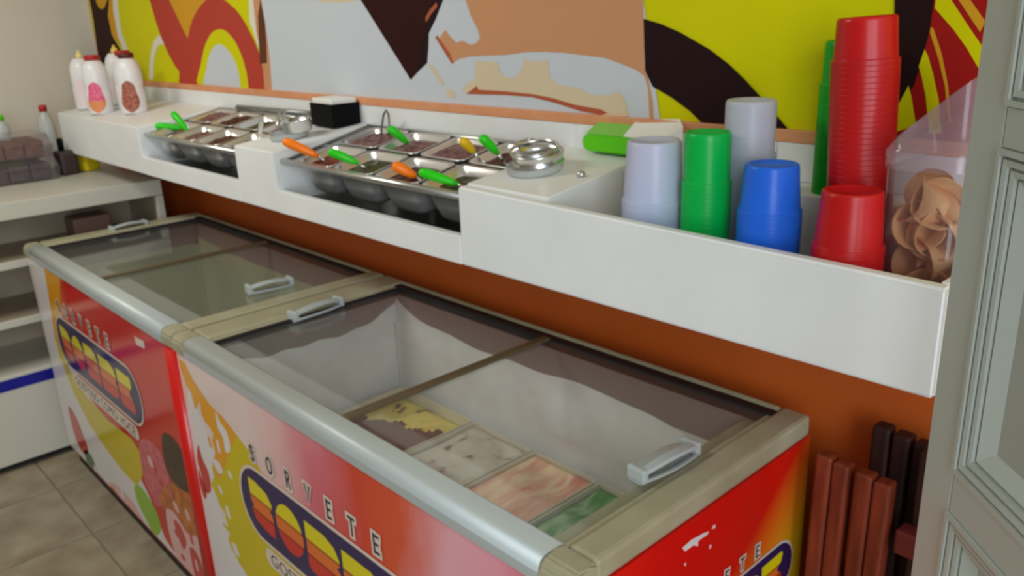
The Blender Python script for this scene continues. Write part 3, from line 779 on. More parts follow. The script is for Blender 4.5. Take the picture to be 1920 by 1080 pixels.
    if near:
        G(bm, [(334, 672), (346, 680), (362, 712), (392, 757), (417, 781), (439, 809), (470, 850), (500, 900), (600, 1010), (700, 1300), (520, 1300), (467, 1085), (452, 1060), (436, 1032), (428, 1012),
               (432, 1000), (418, 985), (424, 965), (414, 950), (406, 930), (396, 908), (404, 890), (398, 868), (404, 850), (398, 828), (400, 812), (392, 800), (384, 790), (378, 776), (374, 752), (366, 768), (358, 735), (350, 724), (340, 694)], 1, 0, False)
        G(bm, [(334, 672), (346, 680), (362, 712), (392, 757), (417, 781), (445, 818), (432, 840), (424, 870), (412, 900), (404, 880), (398, 868), (404, 850), (398, 828), (400, 812), (392, 800), (384, 790), (378, 776), (374, 752), (366, 768), (358, 735), (350, 724), (340, 694)], 2, 1, False)
        G(bm, [(404, 770), (412, 790), (426, 812), (432, 842), (424, 848), (418, 820), (408, 800)], 3, 2)
        G(bm, [(398, 860), (410, 866), (418, 884), (412, 888), (404, 876)], 3, 2)
        G(bm, [(352, 728), (360, 742), (372, 775), (385, 800), (400, 830), (404, 860), (396, 905), (420, 970), (440, 1040), (470, 1090), (480, 1300), (420, 1300), (395, 1060), (372, 900), (352, 780)], 0.5, 2, False)
        rs = random.Random(11)
        for u_, v_, m_ in ((352, 712, 1), (362, 748, 1), (372, 788, 2), (384, 812, 2), (392, 828, 1), (408, 836, 2), (414, 866, 1), (400, 884, 1), (412, 918, 2), (424, 942, 0), (420, 976, 2), (434, 1000, 0), (440, 1030, 2), (448, 1052, 0), (430, 890, 2), (426, 960, 2)):
            a_, b_ = rs.uniform(5, 8), rs.uniform(14, 24)
            G(bm, [(u_-a_*.5, v_-b_*.5), (u_+a_*.2, v_-b_*.4), (u_+a_, v_+b_*.3), (u_+a_*1.1, v_+b_*.6), (u_+a_*.2, v_+b_*.3)], 3.2+0.1*rs.random(), m_)
        G(bm, [(372, 834), (380, 860), (392, 888), (396, 920), (386, 922), (378, 890), (370, 860)], 4, 3)
        G(bm, [(372, 880), (380, 900), (388, 925), (384, 935), (376, 910)], 4, 3)
    else:
        G(bm, [(58, 480), (92, 500), (118, 600), (150, 720), (230, 830), (280, 930), (310, 1010), (350, 1100), (300, 1200), (150, 1000), (90, 700)], 0.5, 2, False)
        G(bm, [(82, 498), (112, 520), (114, 575), (110, 620), (130, 690), (160, 740), (205, 790), (246, 822), (264, 850), (268, 890), (258, 912), (236, 890), (205, 850), (170, 800), (140, 740), (112, 670), (98, 600)], 1, 0, False)
        G(bm, [(82, 498), (112, 520), (114, 575), (110, 620), (120, 660), (104, 640), (98, 600)], 2, 1, False)
        G(bm, [(128, 762), (142, 780), (156, 815), (166, 845), (156, 850), (140, 815)], 3, 3)
        G(bm, [(158, 845), (172, 855), (184, 890), (196, 930), (204, 945), (190, 930), (172, 895)], 3, 9)
        G(bm, [(252, 912), (264, 912), (280, 935), (296, 965), (302, 995), (290, 1002), (272, 970), (258, 940)], 3, 8)
        G(bm, [(204, 905), (222, 912), (248, 940), (268, 975), (280, 1018), (262, 1010), (238, 970), (216, 935)], 3, 10)
        G(bm, [(207, 912), (220, 925), (234, 955), (226, 958), (212, 935)], 4, 7)
        G(bm, [(262, 828), (285, 828), (306, 858), (318, 890), (312, 935), (296, 950), (282, 925), (268, 885)], 3, 5)
        G(bm, [(304, 815), (322, 818), (344, 852), (362, 900), (366, 925), (344, 920), (322, 900), (308, 865)], 4, 6)
        G(bm, [(300, 935), (320, 905), (352, 920), (368, 960), (376, 1010), (352, 1005), (326, 985)], 3.5, 7)
        G(bm, [(312, 955), (330, 965), (352, 1000), (374, 1010), (392, 1060), (400, 1130), (360, 1140), (336, 1060), (318, 1000)], 5, 10)
        G(bm, [(326, 975), (338, 985), (350, 1015), (345, 1030), (334, 1005)], 6, 3)
        G(bm, [(356, 1030), (368, 1035), (384, 1075), (390, 1120), (372, 1100)], 6, 3)
        rs = random.Random(5)
        for u_, v_, m_ in ((318, 925, 5), (328, 950, 10), (340, 935, 7), (350, 965, 10), (330, 1000, 3), (342, 1045, 3), (358, 1010, 3), (368, 1060, 10), (376, 1030, 2), (384, 1060, 2), (322, 870, 6), (340, 890, 6), (290, 880, 3), (280, 865, 10), (300, 905, 3), (178, 880, 2), (188, 915, 2), (228, 925, 2)):
            a_, b_ = rs.uniform(4, 8), rs.uniform(12, 22)
            G(bm, [(u_-a_*.5, v_-b_*.5), (u_+a_*.2, v_-b_*.4), (u_+a_, v_+b_*.3), (u_+a_*1.1, v_+b_*.6), (u_+a_*.2, v_+b_*.3)], 6.5+rs.random(), m_)
        G(bm, [(252, 630), (270, 640), (272, 654), (256, 646)], 6, 11, False)
    obj('printed_artwork', bm, [PY, PO, PW_, PR, PR, PP, PD_, PWF, PG, PDG, PLP, OUTL], t)
    # badge centred on the front
    cx = 0.672 if near else 0.60
    logo(t, Matrix.Translation((cx, -FF-0.0006, 0.558 if near else 0.578)), 1.0)
    if near:
        M = Matrix.Translation((w+0.0006, -0.336, 0.595)) @ Matrix.Rotation(PI/2, 4, 'Z')
        logo(t, M, 0.60, False)
        bm = bm_new()
        for pts in ([(1279, 1027), (1284, 1034), (1300, 1022), (1308, 1024), (1309, 1014), (1326, 1002), (1329, 996), (1318, 1000), (1296, 1012)], [(1334, 992), (1340, 990), (1342, 984), (1337, 985)],
                    [(1329, 1030), (1333, 1026), (1334, 1021), (1330, 1022)], [(1282, 1058), (1285, 1062), (1286, 1054)]):
            f = bm.faces.new([bm.verts.new((w+0.0004, q.y, q.z)) for q in [hit(u, v, 0, w) for u, v in pts]])
        obj('scuff_mark', bm, PW_, t)
    return t
far = freezer(-1.3375, False)
near = freezer(0.0, True)

# ---------------------------------------------------------------- ice cream tubs in the near freezer
def ice(name, kind):
    m = bpy.data.materials.new(name); m.use_nodes = True; nt = m.node_tree; b = nt.nodes['Principled BSDF']
    b.inputs['Roughness'].default_value = 0.7
    tc = nt.nodes.new('ShaderNodeTexCoord'); mp = nt.nodes.new('ShaderNodeMapping'); nz = nt.nodes.new('ShaderNodeTexNoise')
    nt.links.new(tc.outputs['Object'], mp.inputs[0]); nt.links.new(mp.outputs[0], nz.inputs[0]); nz.inputs['Detail'].default_value = 5
    r = nt.nodes.new('ShaderNodeValToRGB'); nt.links.new(nz.outputs[0], r.inputs[0])
    sp = {'vanilla': (14, (1, 1, 1), [(0.33, (110, 54, 40)), (0.38, (232, 204, 104)), (0.55, (240, 216, 124)), (0.68, (228, 180, 86))]),
          'flake': (24, (1, 1, 1), [(0.33, (140, 108, 92)), (0.44, (216, 202, 190)), (1.0, (232, 222, 212))]),
          'pink': (6, (5, 1.3, 1), [(0.3, (232, 140, 120)), (0.46, (244, 190, 164)), (0.56, (250, 222, 186)), (0.7, (236, 160, 136))]),
          'green': (6, (4, 1.2, 1), [(0.3, (30, 116, 30)), (0.46, (84, 156, 76)), (0.56, (170, 206, 164)), (0.66, (50, 130, 44))]),
          'choc': (10, (1, 1, 1), [(0.2, (104, 56, 44)), (0.8, (120, 68, 54))])}[kind]
    nz.inputs['Scale'].default_value = sp[0]; mp.inputs['Scale'].default_value = sp[1]
    while len(r.color_ramp.elements) < len(sp[2]): r.color_ramp.elements.new(0.5)
    for e, (p, c) in zip(r.color_ramp.elements, sp[2]): e.position = p; e.color = lin(c)
    nt.links.new(r.outputs[0], b.inputs['Base Color'])
    return m
I_VAN, I_FLK, I_PNK, I_GRN, I_CHO = ice('vanilla_ice', 'vanilla'), ice('flake_ice', 'flake'), ice('pink_ice', 'pink'), ice('green_ice', 'green'), ice('chocolate_ice', 'choc')
tub_m = mat('tub_plastic', (222, 214, 196), 0.35, sss=0.1)
TZ = 0.595
def tub(xa, xb, lab, level, m, seed, ilab, split=False):
    cx = (xa+xb)/2; w = xb-xa-0.006; d = 0.40; cy = -0.345; h = TZ-0.302
    bm = bm_new()
    P = lambda ww, dd, z, r: [(x, y, z) for x, y in rrect(ww, dd, r, 4)]
    loft(bm, [P(w-0.03, d-0.03, 0.0, .012), P(w-0.003, d-0.003, h-0.008, .012), P(w, d, h-0.008, .012), P(w, d, h, .012), P(w-0.006, d-0.006, h, .009), P(w-0.034, d-0.034, 0.004, .009)], cap0=True, cap1=True)
    o = obj('ice_cream_tub', bm, tub_m, None, (cx, cy, 0.302)); tag(o, lab, 'tub', 'ice cream tubs in the near freezer')
    rr = random.Random(seed); bm = bm_new(); nx, ny = 26, 40; ww, dd = w-0.010, d-0.010; g = {}
    for i in range(nx):
        for j in range(ny):
            x = -ww/2+ww*i/(nx-1); y = -dd/2+dd*j/(ny-1)
            e = min(i, nx-1-i, j, ny-1-j)
            z = 0.006*math.sin(26*x+9*y+seed)+0.007*math.sin(33*y+14*x+seed*2)+0.005*math.sin(60*x-31*y)+rr.uniform(-0.002, 0.002)
            fx = abs(x)-(ww/2-0.008); fy = abs(y)-(dd/2-0.008)
            if fx > 0 and fy > 0:
                L = math.hypot(fx, fy)
                if L > 0.008: s = 0.008/L; x = math.copysign(ww/2-0.008+fx*s, x); y = math.copysign(dd/2-0.008+fy*s, y)
            g[i, j] = bm.verts.new((x, y, level+z*min(1, e/3)+0.010*math.cos(PI*x/ww)*math.cos(PI*y/dd)))
    for i in range(nx-1):
        for j in range(ny-1):
            f = bm.faces.new((g[i, j], g[i+1, j], g[i+1, j+1], g[i, j+1])); f.smooth = True
            if split:
                xm_ = -ww/2+ww*(i+.5)/nx; ym_ = -dd/2+dd*(j+.5)/ny
                if ym_ < 0.085+0.35*xm_+0.010*math.sin(i*1.3): f.material_index = 1
    bd = [e for e in bm.edges if e.is_boundary]
    r_ = bmesh.ops.extrude_edge_only(bm, edges=bd)
    for v in r_['geom']:
        if isinstance(v, bmesh.types.BMVert): v.co.z = level-0.05; v.co.x *= 0.95; v.co.y *= 0.97
    c = obj('ice_cream', bm, [m, I_CHO], None, (cx, cy, 0.302)); tag(c, ilab, 'ice cream', kind='stuff')
tub(0.150, 0.468, 'pale tub of yellow and chocolate ice cream, leftmost under the glass', 0.262, I_VAN, 1, 'yellow ice cream with a chocolate end, leftmost tub', True)
tub(0.470, 0.690, 'pale tub of cream flake ice cream between the yellow and pink ones', 0.281, I_FLK, 2, 'cream coloured ice cream with brown flakes')
tub(0.692, 0.896, 'pale tub of pink ice cream between the flake and green ones', 0.284, I_PNK, 3, 'streaky pink ice cream')
tub(0.898, 1.116, 'pale tub of green ice cream by the right handle', 0.281, I_GRN, 4, 'streaky green ice cream')

# ---------------------------------------------------------------- cups
def cup_mesh(rb, rt, h, p, ribs=False):
    bm = bm_new(); t = 0.0006
    ri = rb - 0.0030
    k = (rt+0.001-ri)/(h-0.007-p)
    prof = [(rb-0.0002, 0.0), (rb, 0.0003), (rb, 0.0010), (rb, p-0.0008), (rb, p-0.0002), (rb-0.0003, p), (ri+0.0004, p*1.04), (ri, p+0.0012), (ri, p+0.002), (ri+k*(h-0.04-p), h-0.040), (ri+k*(h-0.034-p), h-0.034), (ri+k*(h-0.014-p), h-0.014), (rt+0.001, h-0.006), (rt, h-0.002), (rt-0.002, h), (rt-0.006, h-0.0006), (rt-0.008, h-0.004), (0, h-0.004),
            (0, h-0.0055), (rt-0.009, h-0.0055), (rt-0.0035, h-0.0025), (ri-t, p), (rb-t, p*0.9), (rb-t, 0.0)]
    lathe(bm, prof, 40)
    if ribs:
        for v in bm.verts:
            rad = math.hypot(v.co.x, v.co.y)
            if h-0.0345 < v.co.z < h-0.0055 and rad > rt*0.985:
                a_ = round(math.atan2(v.co.y, v.co.x)/(2*PI/40)); q_ = 1-(0.022 if a_ % 2 else 0.0)
                v.co.x *= q_; v.co.y *= q_
    return bm
def stack(x, y, z0, ztop, rb, rt, h, p, m, colour, where, group, lean=(0, 0)):
    n = max(1, round((ztop-h-z0)/p)+1)
    z0 = ztop-h-(n-1)*p
    me = None
    for i in range(n):
        if me is None:
            o = obj('plastic_cup', cup_mesh(rb, rt, h, p, colour in ('blue', 'red')), m, smooth=True); me = o.data
        else:
            o = bpy.data.objects.new('plastic_cup', me); C.objects.link(o)
        o.location = (x+lean[0]*i*p, y+lean[1]*i*p, z0+i*p)
        o.rotation_euler = (-lean[1], lean[0], 0)
        if i == n-1: lab = '%s cup on top of %s' % (colour, where)
        else: lab = '%s cup nested below the top of %s' % (colour, where)
        tag(o, lab, 'cup', group)
    return z0
TF = ZB+0.0255
stack(1.106, -0.235, TF, 1.384, 0.0548, 0.0450, 0.108, 0.0078, cup_white, 'milky white', 'the left front stack', 'milky white cups in the left front stack')
stack(1.2085, -0.228, TF, 1.405, 0.0405, 0.0362, 0.088, 0.0078, cup_green, 'green', 'the short green stack', 'green cups in the short stack')
stack(1.335, -0.245, TF, 1.368, 0.0480, 0.0395, 0.078, 0.0078, cup_blue, 'blue', 'the blue stack', 'blue cups in the blue stack')
stack(1.4700, -0.262, TF, 1.347, 0.0490, 0.0402, 0.086, 0.0078, cup_red, 'red', 'the short red stack', 'red cups in the short stack')
stack(1.4400, -0.152, TF, 1.574, 0.0470, 0.0402, 0.066, 0.0078, cup_red, 'red', 'the tall red stack', 'red cups in the tall stack', lean=(-0.042, -0.020))
stack(1.232, -0.142, TF, 1.448, 0.0440, 0.0402, 0.094, 0.0078, cup_clear, 'translucent whitish', 'the stack behind green and blue', 'translucent cups in the rear stack')
stack(1.346, -0.052, 1.2935, 1.537, 0.0400, 0.0345, 0.075, 0.0078, cup_green2, 'bright green', 'the tall green stack on the back ledge', 'bright green cups in the tall rear stack')

# ---------------------------------------------------------------- wafer jar
jx, jy = 1.5530, -0.165
jar = thing('wafer_jar', 'clear plastic jar of wafer cones with slanted lid, beside the door', 'jar', (jx, jy, TF))
def rr3(w, d, r, z, dz=0.0): return [(x, y, z+dz*(x/w+0.5)) for x, y in rrect(w, d, r, 5)]
bm = bm_new()
loft(bm, [rr3(.104, .150, .03, 0.0), rr3(.112, .160, .03, 0.245), rr3(.108, .156, .028, 0.245), rr3(.100, .146, .028, 0.004)], cap0=True, cap1=True, smooth=True)
obj('body', bm, jar_plastic, jar)
bm = bm_new()
loft(bm, [rr3(.118, .166, .032, 0.246), rr3(.120, .168, .032, 0.270), rr3(.114, .162, .03, 0.274), rr3(.110, .150, .03, 0.276, .10), rr3(.104, .144, .03, 0.273, .10), rr3(.108, .156, .03, 0.247)], cap0=False, cap1=False, smooth=True)
bm.verts.ensure_lookup_table()
L3 = bm.verts[3*24:4*24]
if len(L3) == 24: bm.faces.new(L3)
obj('lid', bm, lid_plastic, jar)
def cone(loc, rot, k):
    bm = bm_new(); loops = []; N = 18
    R0, H = 0.036, 0.100
    for t, rr_ in ((0, 0.004), (0.5, 0.55), (1.0, 1.0)):
        loops.append([(R0*rr_*math.cos(2*PI*i/N)*(1+0.05*math.sin(5*i)), R0*rr_*math.sin(2*PI*i/N), H*t+(0.006*math.sin(2*PI*i/N*2) if t == 1 else 0)) for i in range(N)])
    for t, rr_ in ((1.0, 0.93), (0.5, 0.48)):
        loops.append([(R0*rr_*math.cos(2*PI*i/N), R0*rr_*math.sin(2*PI*i/N), H*t+(0.006*math.sin(2*PI*i/N*2) if t == 1 else 0)) for i in range(N)])
    loft(bm, loops, cap0=True, cap1=True, smooth=True)
    return obj('wafer_cone', bm, wafer_m, None, loc, rot)
cl = [((.030, -.038, .040), (1.2, 0.35, 0.0), 'with its dark open end toward the door, lowest in the jar'), ((-.030, .050, .045), (1.35, 0, 0.4), 'lying along the left side, low in the jar'), ((.020, -.005, .050), (-1.4, 0.1, 0.2), 'at the jar bottom, pointing to the front'),
      ((-.005, .050, .100), (1.45, 0.15, -0.35), 'lying across the middle of the jar'), ((.020, -.055, .100), (-1.35, 0.0, 0.25), 'in the second layer by the door'), ((-.022, -.040, .105), (-1.2, 0.2, 0.1), 'in the second layer on the left'),
      ((-.018, .048, .160), (1.5, 0.2, 0.1), 'in the upper layer on the left'), ((.024, .052, .165), (1.7, 0.1, -0.1), 'in the upper layer by the door'), ((-.008, -.045, .150), (1.25, 1.35, 0.5), 'lying on its side at the front, top layer'), ((.030, -.050, .195), (-1.35, 0.25, 0.9), 'topmost in the jar, near the door'), ((-.030, -.020, .175), (-1.1, 0.5, 2.3), 'in the top layer at the left of the jar'), ((.0, .030, .205), (1.2, -0.6, 0.6), 'topmost at the back of the jar')]
for (x, y, z), ro, wt in cl:
    o = cone((jx+x, jy+y, TF+z), ro, 0)
    Rm = o.rotation_euler.to_matrix(); vv = [Rm @ v.co + o.location for v in o.data.vertices]
    for ax, lo_, hi_ in ((0, jx-0.046, jx+0.046), (1, jy-0.068, jy+0.068), (2, TF+0.008, TF+0.236)):
        a_, b_ = min(v[ax] for v in vv), max(v[ax] for v in vv)
        if a_ < lo_: o.location[ax] += lo_-a_
        elif b_ > hi_: o.location[ax] -= b_-hi_
    tag(o, 'tan wafer cone %s' % wt, 'cone', 'wafer cones in the clear jar')

# ---------------------------------------------------------------- things on the solid tops
# lime napkin box with white napkins
nb = thing('napkin_dispenser', 'lime green napkin box at the back of the counter behind the white cups', 'napkin box', (0.875, -0.030, 1.3135))
bm = bm_new()
prof = [(-0.098, 0.014), (-0.093, 0.004), (-0.082, 0.0), (0.120, 0.0), (0.120, 0.036), (-0.084, 0.036), (-0.094, 0.031), (-0.098, 0.023)]
prism(bm, prof, 'xz', -0.026, 0.026); bmesh.ops.bevel(bm, geom=list(bm.edges), offset=0.003, segments=2, affect='EDGES')
obj('body', bm, lime, nb)
bm = bm_new(); prism(bm, [(-0.024, 0.0365), (0.024, 0.0365), (0.024, 0.060)], 'yz', -0.088, 0.010); obj('sloped_lid', bm, lime_pale, nb)
bm = bm_new()
A = [(0.012, -0.022, 0.0375), (0.112, -0.022, 0.0375), (0.150, -0.010, 0.066), (0.118, 0.023, 0.074), (0.012, 0.023, 0.066)]
loft(bm, [[(x, y, 0.0366+(z-0.0366)*0.0) for x, y, z in A], A])
o = obj('napkins', bm, paper, None, (0.875, -0.030, 1.3135)); tag(o, 'white napkins sticking out of the lime green box', 'napkins')
# black napkin holder
nh = thing('napkin_holder', 'square black holder full of white napkins against the backsplash', 'napkin holder', (-0.198, -0.060, top_z(-0.09)+0.004), (0, 0, math.radians(-3)))
bm = bm_new(); box(bm, -.066, .066, -.046, .046, 0, .006, bev=.001)
for a in ((-.066, .066, -.046, -.041), (-.066, .066, .041, .046), (-.066, -.061, -.041, .041), (.061, .066, -.041, .041)): box(bm, a[0], a[1], a[2], a[3], .006, .066, bev=.001)
obj('tray', bm, black_m, nh)
bm = bm_new()
for k in range(9):
    z = 0.0065+k*0.0078; box(bm, -.060+random.uniform(-.0, .001), .060-random.uniform(0, .002), -.040, .040, z, z+0.0074, bev=.002)
for v in bm.verts:
    if v.co.z > 0.07: v.co.z += 0.006*math.cos(v.co.x*18)
o = obj('napkin_stack', bm, paper, None, nh.location, nh.rotation_euler); tag(o, 'white napkins filling the black holder', 'napkins')
# steel rod along the backsplash
bm = bm_new(); tube(bm, [(-0.905, -0.028, 1.3175), (-0.40, -0.028, 1.3225)], 0.009, 12)
o = obj('steel_rod', bm, mat('grey_metal', (150, 154, 150), 0.35, 0.7)); tag(o, 'grey metal rod lying along the backsplash behind the farther rack', 'rod')
# wire loop (tongs) upright at the back of the nearer rack
bm = bm_new()
tube(bm, [(0.034, -0.065, 1.272), (0.038, -0.06, 1.315), (0.046, -0.056, 1.348), (0.058, -0.055, 1.360), (0.068, -0.055, 1.350), (0.072, -0.058, 1.325), (0.074, -0.066, 1.288)], 0.0028, 8)
o = obj('wire_tongs', bm, mat('dark_wire', (110, 106, 100), 0.3, 0.9)); tag(o, 'thin steel wire tongs standing upright in the back of the nearer rack', 'tongs')

def ring(name, loc, rot, R, h, m, lab, cat, t=0.0022, base=False, grp=None):
    bm = bm_new()
    if base: lathe(bm, [(0, 0), (R*0.96, 0), (R, 0.004), (R, h-0.002), (R+0.003, h), (R-t, h), (R-t, 0.005), (R*0.9, t), (0, t)], 36)
    else: lathe(bm, [(R, 0), (R+0.0015, h*0.1), (R, h*0.2), (R, h*0.8), (R+0.002, h*0.92), (R, h), (R-t, h), (R-t, 0)], 36, closed=True)
    o = obj(name, bm, m, None, loc, rot, smooth=True); tag(o, lab, cat, grp)
    return o
zc = top_z(-0.19)
tl = math.atan((ZK-ZT)/CF)
ring('glass_dish', (0.770, -0.190, zc+0.0005), (tl, 0, 0), 0.058, 0.016, frosted_plastic, 'shallow clear dish under the steel ring beside the nearer rack', 'dish', base=True)
ring('steel_ring', (0.776, -0.186, zc+0.0172), (tl, 0.02, 0), 0.053, 0.024, steel, 'large polished steel ring on the clear dish', 'ring')
ring('steel_ring', (0.768, -0.190, zc+0.0425), (tl+0.05, 0.04, 0), 0.050, 0.007, steel, 'thinner steel ring on top of the large one', 'ring')
ring('steel_cup', (0.712, -0.150, zc+0.008), (tl, -0.12, 0), 0.018, 0.046, steel_soft, 'small steel cup leaning left of the steel rings', 'cup', base=True)
bm = bm_new(); lathe(bm, [(0, 0), (0.008, 0), (0.009, 0.006), (0.005, 0.011), (0, 0.012)], 16)
tag(obj('small_knob', bm, steel_soft, None, (0.892, -0.185, top_z(-0.185)+0.0005), smooth=True), 'small grey knob on the white top right of the dish', 'knob')  # a loose small knob
zb2 = top_z(-0.2)
ring('glass_dish', (-0.200, -0.215, zb2+0.0005), (tl, 0, 0), 0.055, 0.016, frosted_plastic, 'shallow clear dish in front of the black napkin holder', 'dish', base=True)
ring('steel_bowl', (-0.172, -0.200, zb2+0.018), (tl, 0, 0), 0.040, 0.034, steel, 'round steel bowl on the clear dish by the black holder', 'bowl', base=True)
for k, (a, b_) in enumerate((((-0.300, -0.185, 1.352), (-0.245, -0.225, 1.312)), ((-0.275, -0.180, 1.356), (-0.222, -0.222, 1.316)))):
    bm = bm_new(); a = Vector(a); b_ = Vector(b_)
    tube(bm, [a, a.lerp(b_, .5), b_], 0.0052, 10)
    o = obj('steel_handle', bm, steel_soft)  # only the handle is modelled
    tag(o, ('left' if k == 0 else 'right') + ' one of two slanted steel utensil handles leaning left of the bowl', 'utensil')
bm = bm_new(); prism(bm, [(-0.305, 1.292), (-0.296, 1.292), (-0.272, 1.336), (-0.279, 1.338)], 'xz', -0.262, -0.250)
tag(obj('steel_blade', bm, steel, None), 'upright bright steel blade at the left edge of the middle white block', 'utensil')  # only the blade is modelled

# peach packet in the tray
bm = bm_new()
for i in range(1): 
    loops = []
    for t in range(7):
        s = t/6; wdt = 0.035*math.sin(PI*(0.08+0.84*s))+0.004; hh = 0.022*math.sin(PI*(0.06+0.88*s))+0.003
        loops.append([(-0.05+0.1*s, wdt*math.cos(a*PI/6), 0.0252+hh*math.sin(a*PI/6)) for a in range(12)])
    loft(bm, loops, smooth=True)
o = obj('peach_packet', bm, peach_pack, None, (1.020, -0.160, 1.175), (0, 0, 0.5)); tag(o, 'shiny peach packet in the tray left of the white cups', 'packet')
bm = bm_new(); box(bm, -0.06, 0.06, -0.05, 0.05, 0, 0.0435, bev=0.004)
o = obj('small_box', bm, mat('grey_card', (190, 186, 186), 0.6), None, (1.015, -0.158, TF+0.0005), (0, 0, 0.0))
o.data.transform(Matrix.Diagonal((0.62, 0.9, 1.5, 1)))
tag(o, 'pale card box under the peach packet', 'box')

# ---------------------------------------------------------------- sauce bottles
def bottle(x, y, cap_m, art_m, lab, capw):
    z = top_z(y)+0.0005
    t = thing('sauce_bottle', lab, 'bottle', (x, y, z), group='white sauce bottles at the left end of the counter')
    bm = bm_new(); R = 0.047
    lathe(bm, [(0, 0), (R*0.9, 0), (R, 0.006), (R, 0.09), (R*0.93, 0.10), (R, 0.112), (R*1.0, 0.150), (R*0.95, 0.170), (R*0.83, 0.188), (R*0.62, 0.203), (R*0.5, 0.207), (0, 0.207)], 36)
    obj('body', bm, bottle_m, t, smooth=True)
    bm = bm_new(); c = capw
    lathe(bm, [(0, 0.2073), (c, 0.2073), (c, 0.222), (c*0.8, 0.226), (0.007, 0.228), (0.004, 0.240), (0, 0.240)] if c < 0.02 else [(0, 0.2073), (c, 0.2073), (c*1.04, 0.220), (c*0.9, 0.226), (0, 0.227)], 24)
    obj('cap', bm, cap_m, t, smooth=True)
    if art_m:
        bm = bm_new(); N = 12; M_ = 10; rows = []
        a0 = math.radians(-32)
        for j in range(M_+1):
            v = j/M_; half = 0.72*math.sqrt(max(0.02, 1-(2*v-1)**2))*(1+0.15*math.sin(7*v))
            rows.append([bm.verts.new(((R+0.0006)*math.cos(a0+half*(2*i/N-1)), (R+0.0006)*math.sin(a0+half*(2*i/N-1)), 0.006+0.118*v)) for i in range(N+1)])
        for j in range(M_):
            for i in range(N):
                f = bm.faces.new((rows[j][i], rows[j][i+1], rows[j+1][i+1], rows[j+1][i])); f.material_index = 1 if (j < 4 and len(art_m) > 1) else 0
        obj('label_print', bm, list(art_m), t)
cream_cap = mat('cream_cap', (234, 216, 150), 0.4); red_cap = mat('red_cap', (176, 28, 34), 0.4); yel_cap = mat('yellow_cap', (232, 196, 96), 0.4); brn_cap = mat('brown_cap', (92, 30, 28), 0.4)
pink_art = mat('pink_scoop_print', (214, 60, 110), 0.5, noise=(90, (236, 130, 160))); wf_art = mat('waffle_print', (222, 140, 90), 0.5); ch_art = mat('chocolate_print', (128, 58, 40), 0.5, noise=(90, (186, 116, 90))); rd_art = mat('rose_print', (196, 96, 106), 0.5, noise=(90, (226, 160, 160)))
pale_art = mat('pale_print', (232, 214, 216), 0.5)
bottle(-1.880, -0.235, cream_cap, (pale_art,), 'white sauce bottle with a cream cap, leftmost of the five', 0.013)
bottle(-1.635, -0.262, red_cap, (pink_art, wf_art), 'white sauce bottle with a red cap and a pink scoop picture', 0.029)
bottle(-1.790, -0.120, yel_cap, (pale_art,), 'white sauce bottle with a yellow nozzle cap, behind the others', 0.014)
bottle(-1.585, -0.160, red_cap, (rd_art,), 'white sauce bottle with a red cap between the pink and the brown pictures', 0.029)
bottle(-1.425, -0.205, brn_cap, (ch_art,), 'white sauce bottle with a dark brown cap, rightmost', 0.029)

# ---------------------------------------------------------------- display unit at the left wall
UX = -1.42; UE = -0.155; UY0 = -2.3
unit = thing('display_unit', 'white open display unit with shelves and blue stripe against the left wall', 'display unit', (UX, UE, 0))
def up(name, m, x0, x1, y0, y1, z0, z1, bev=0.0):
    return bx(name, m, unit, x0-UX, x1-UX, y0-UE, y1-UE, z0, z1, bev=bev)
up('top_slab', fridge_white, XL+0.005, UX, UY0, UE, 0.957, 1.02, 0.003)
up('back_panel', fridge_inside, UX-0.38, UX-0.365, UY0, UE-0.02, 0.382, 0.956)
up('end_panel', fridge_inside, XL+0.02, UX-0.03, UE-0.02, UE, 0.382, 0.956)
up('corner_post', fridge_white, UX-0.0295, UX, UE-0.03, UE, 0.382, 0.956, 0.003)
for z in (0.80, 0.582): 
    up('shelf', fridge_inside, XL+0.021, UX-0.014, UY0, UE-0.031, z-0.014, z, 0.001)
    up('shelf_edge', fridge_white, UX-0.0135, UX-0.002, UY0, UE-0.031, z-0.022, z+0.006, 0.002)
up('base_cabinet', fridge_white, XL+0.005, UX, UY0, UE, 0.03, 0.381, 0.004)
up('blue_stripe', blue_stripe, UX+0.0003, UX+0.0018, UY0, UE-0.002, 0.325, 0.368)
up('kick_board', black_base, XL+0.02, UX-0.03, UY0, UE-0.02, 0.0, 0.0295)
# things inside the unit
for k, (y, z, sx, h, col, lab) in enumerate(((-0.95, 0.806, 0.10, 0.09, (176, 160, 150), 'pale hazy packet on the upper shelf of the display unit'), (-0.42, 0.806, 0.07, 0.10, (110, 84, 74), 'dark brown box under the slab of the display unit by its end post'),
                                            (-0.90, 0.588, 0.08, 0.055, (140, 50, 44), 'dull red packet on the lower shelf of the display unit'))):
    bm = bm_new(); box(bm, -0.06, 0.06, -sx, sx, 0, h, bev=0.008)
    o = obj('packet', bm, mat('packet_%s' % ('pale', 'dark', 'red')[k], col, 0.5), None, (UX-0.12, y, z+0.0005)); tag(o, lab, 'packet')

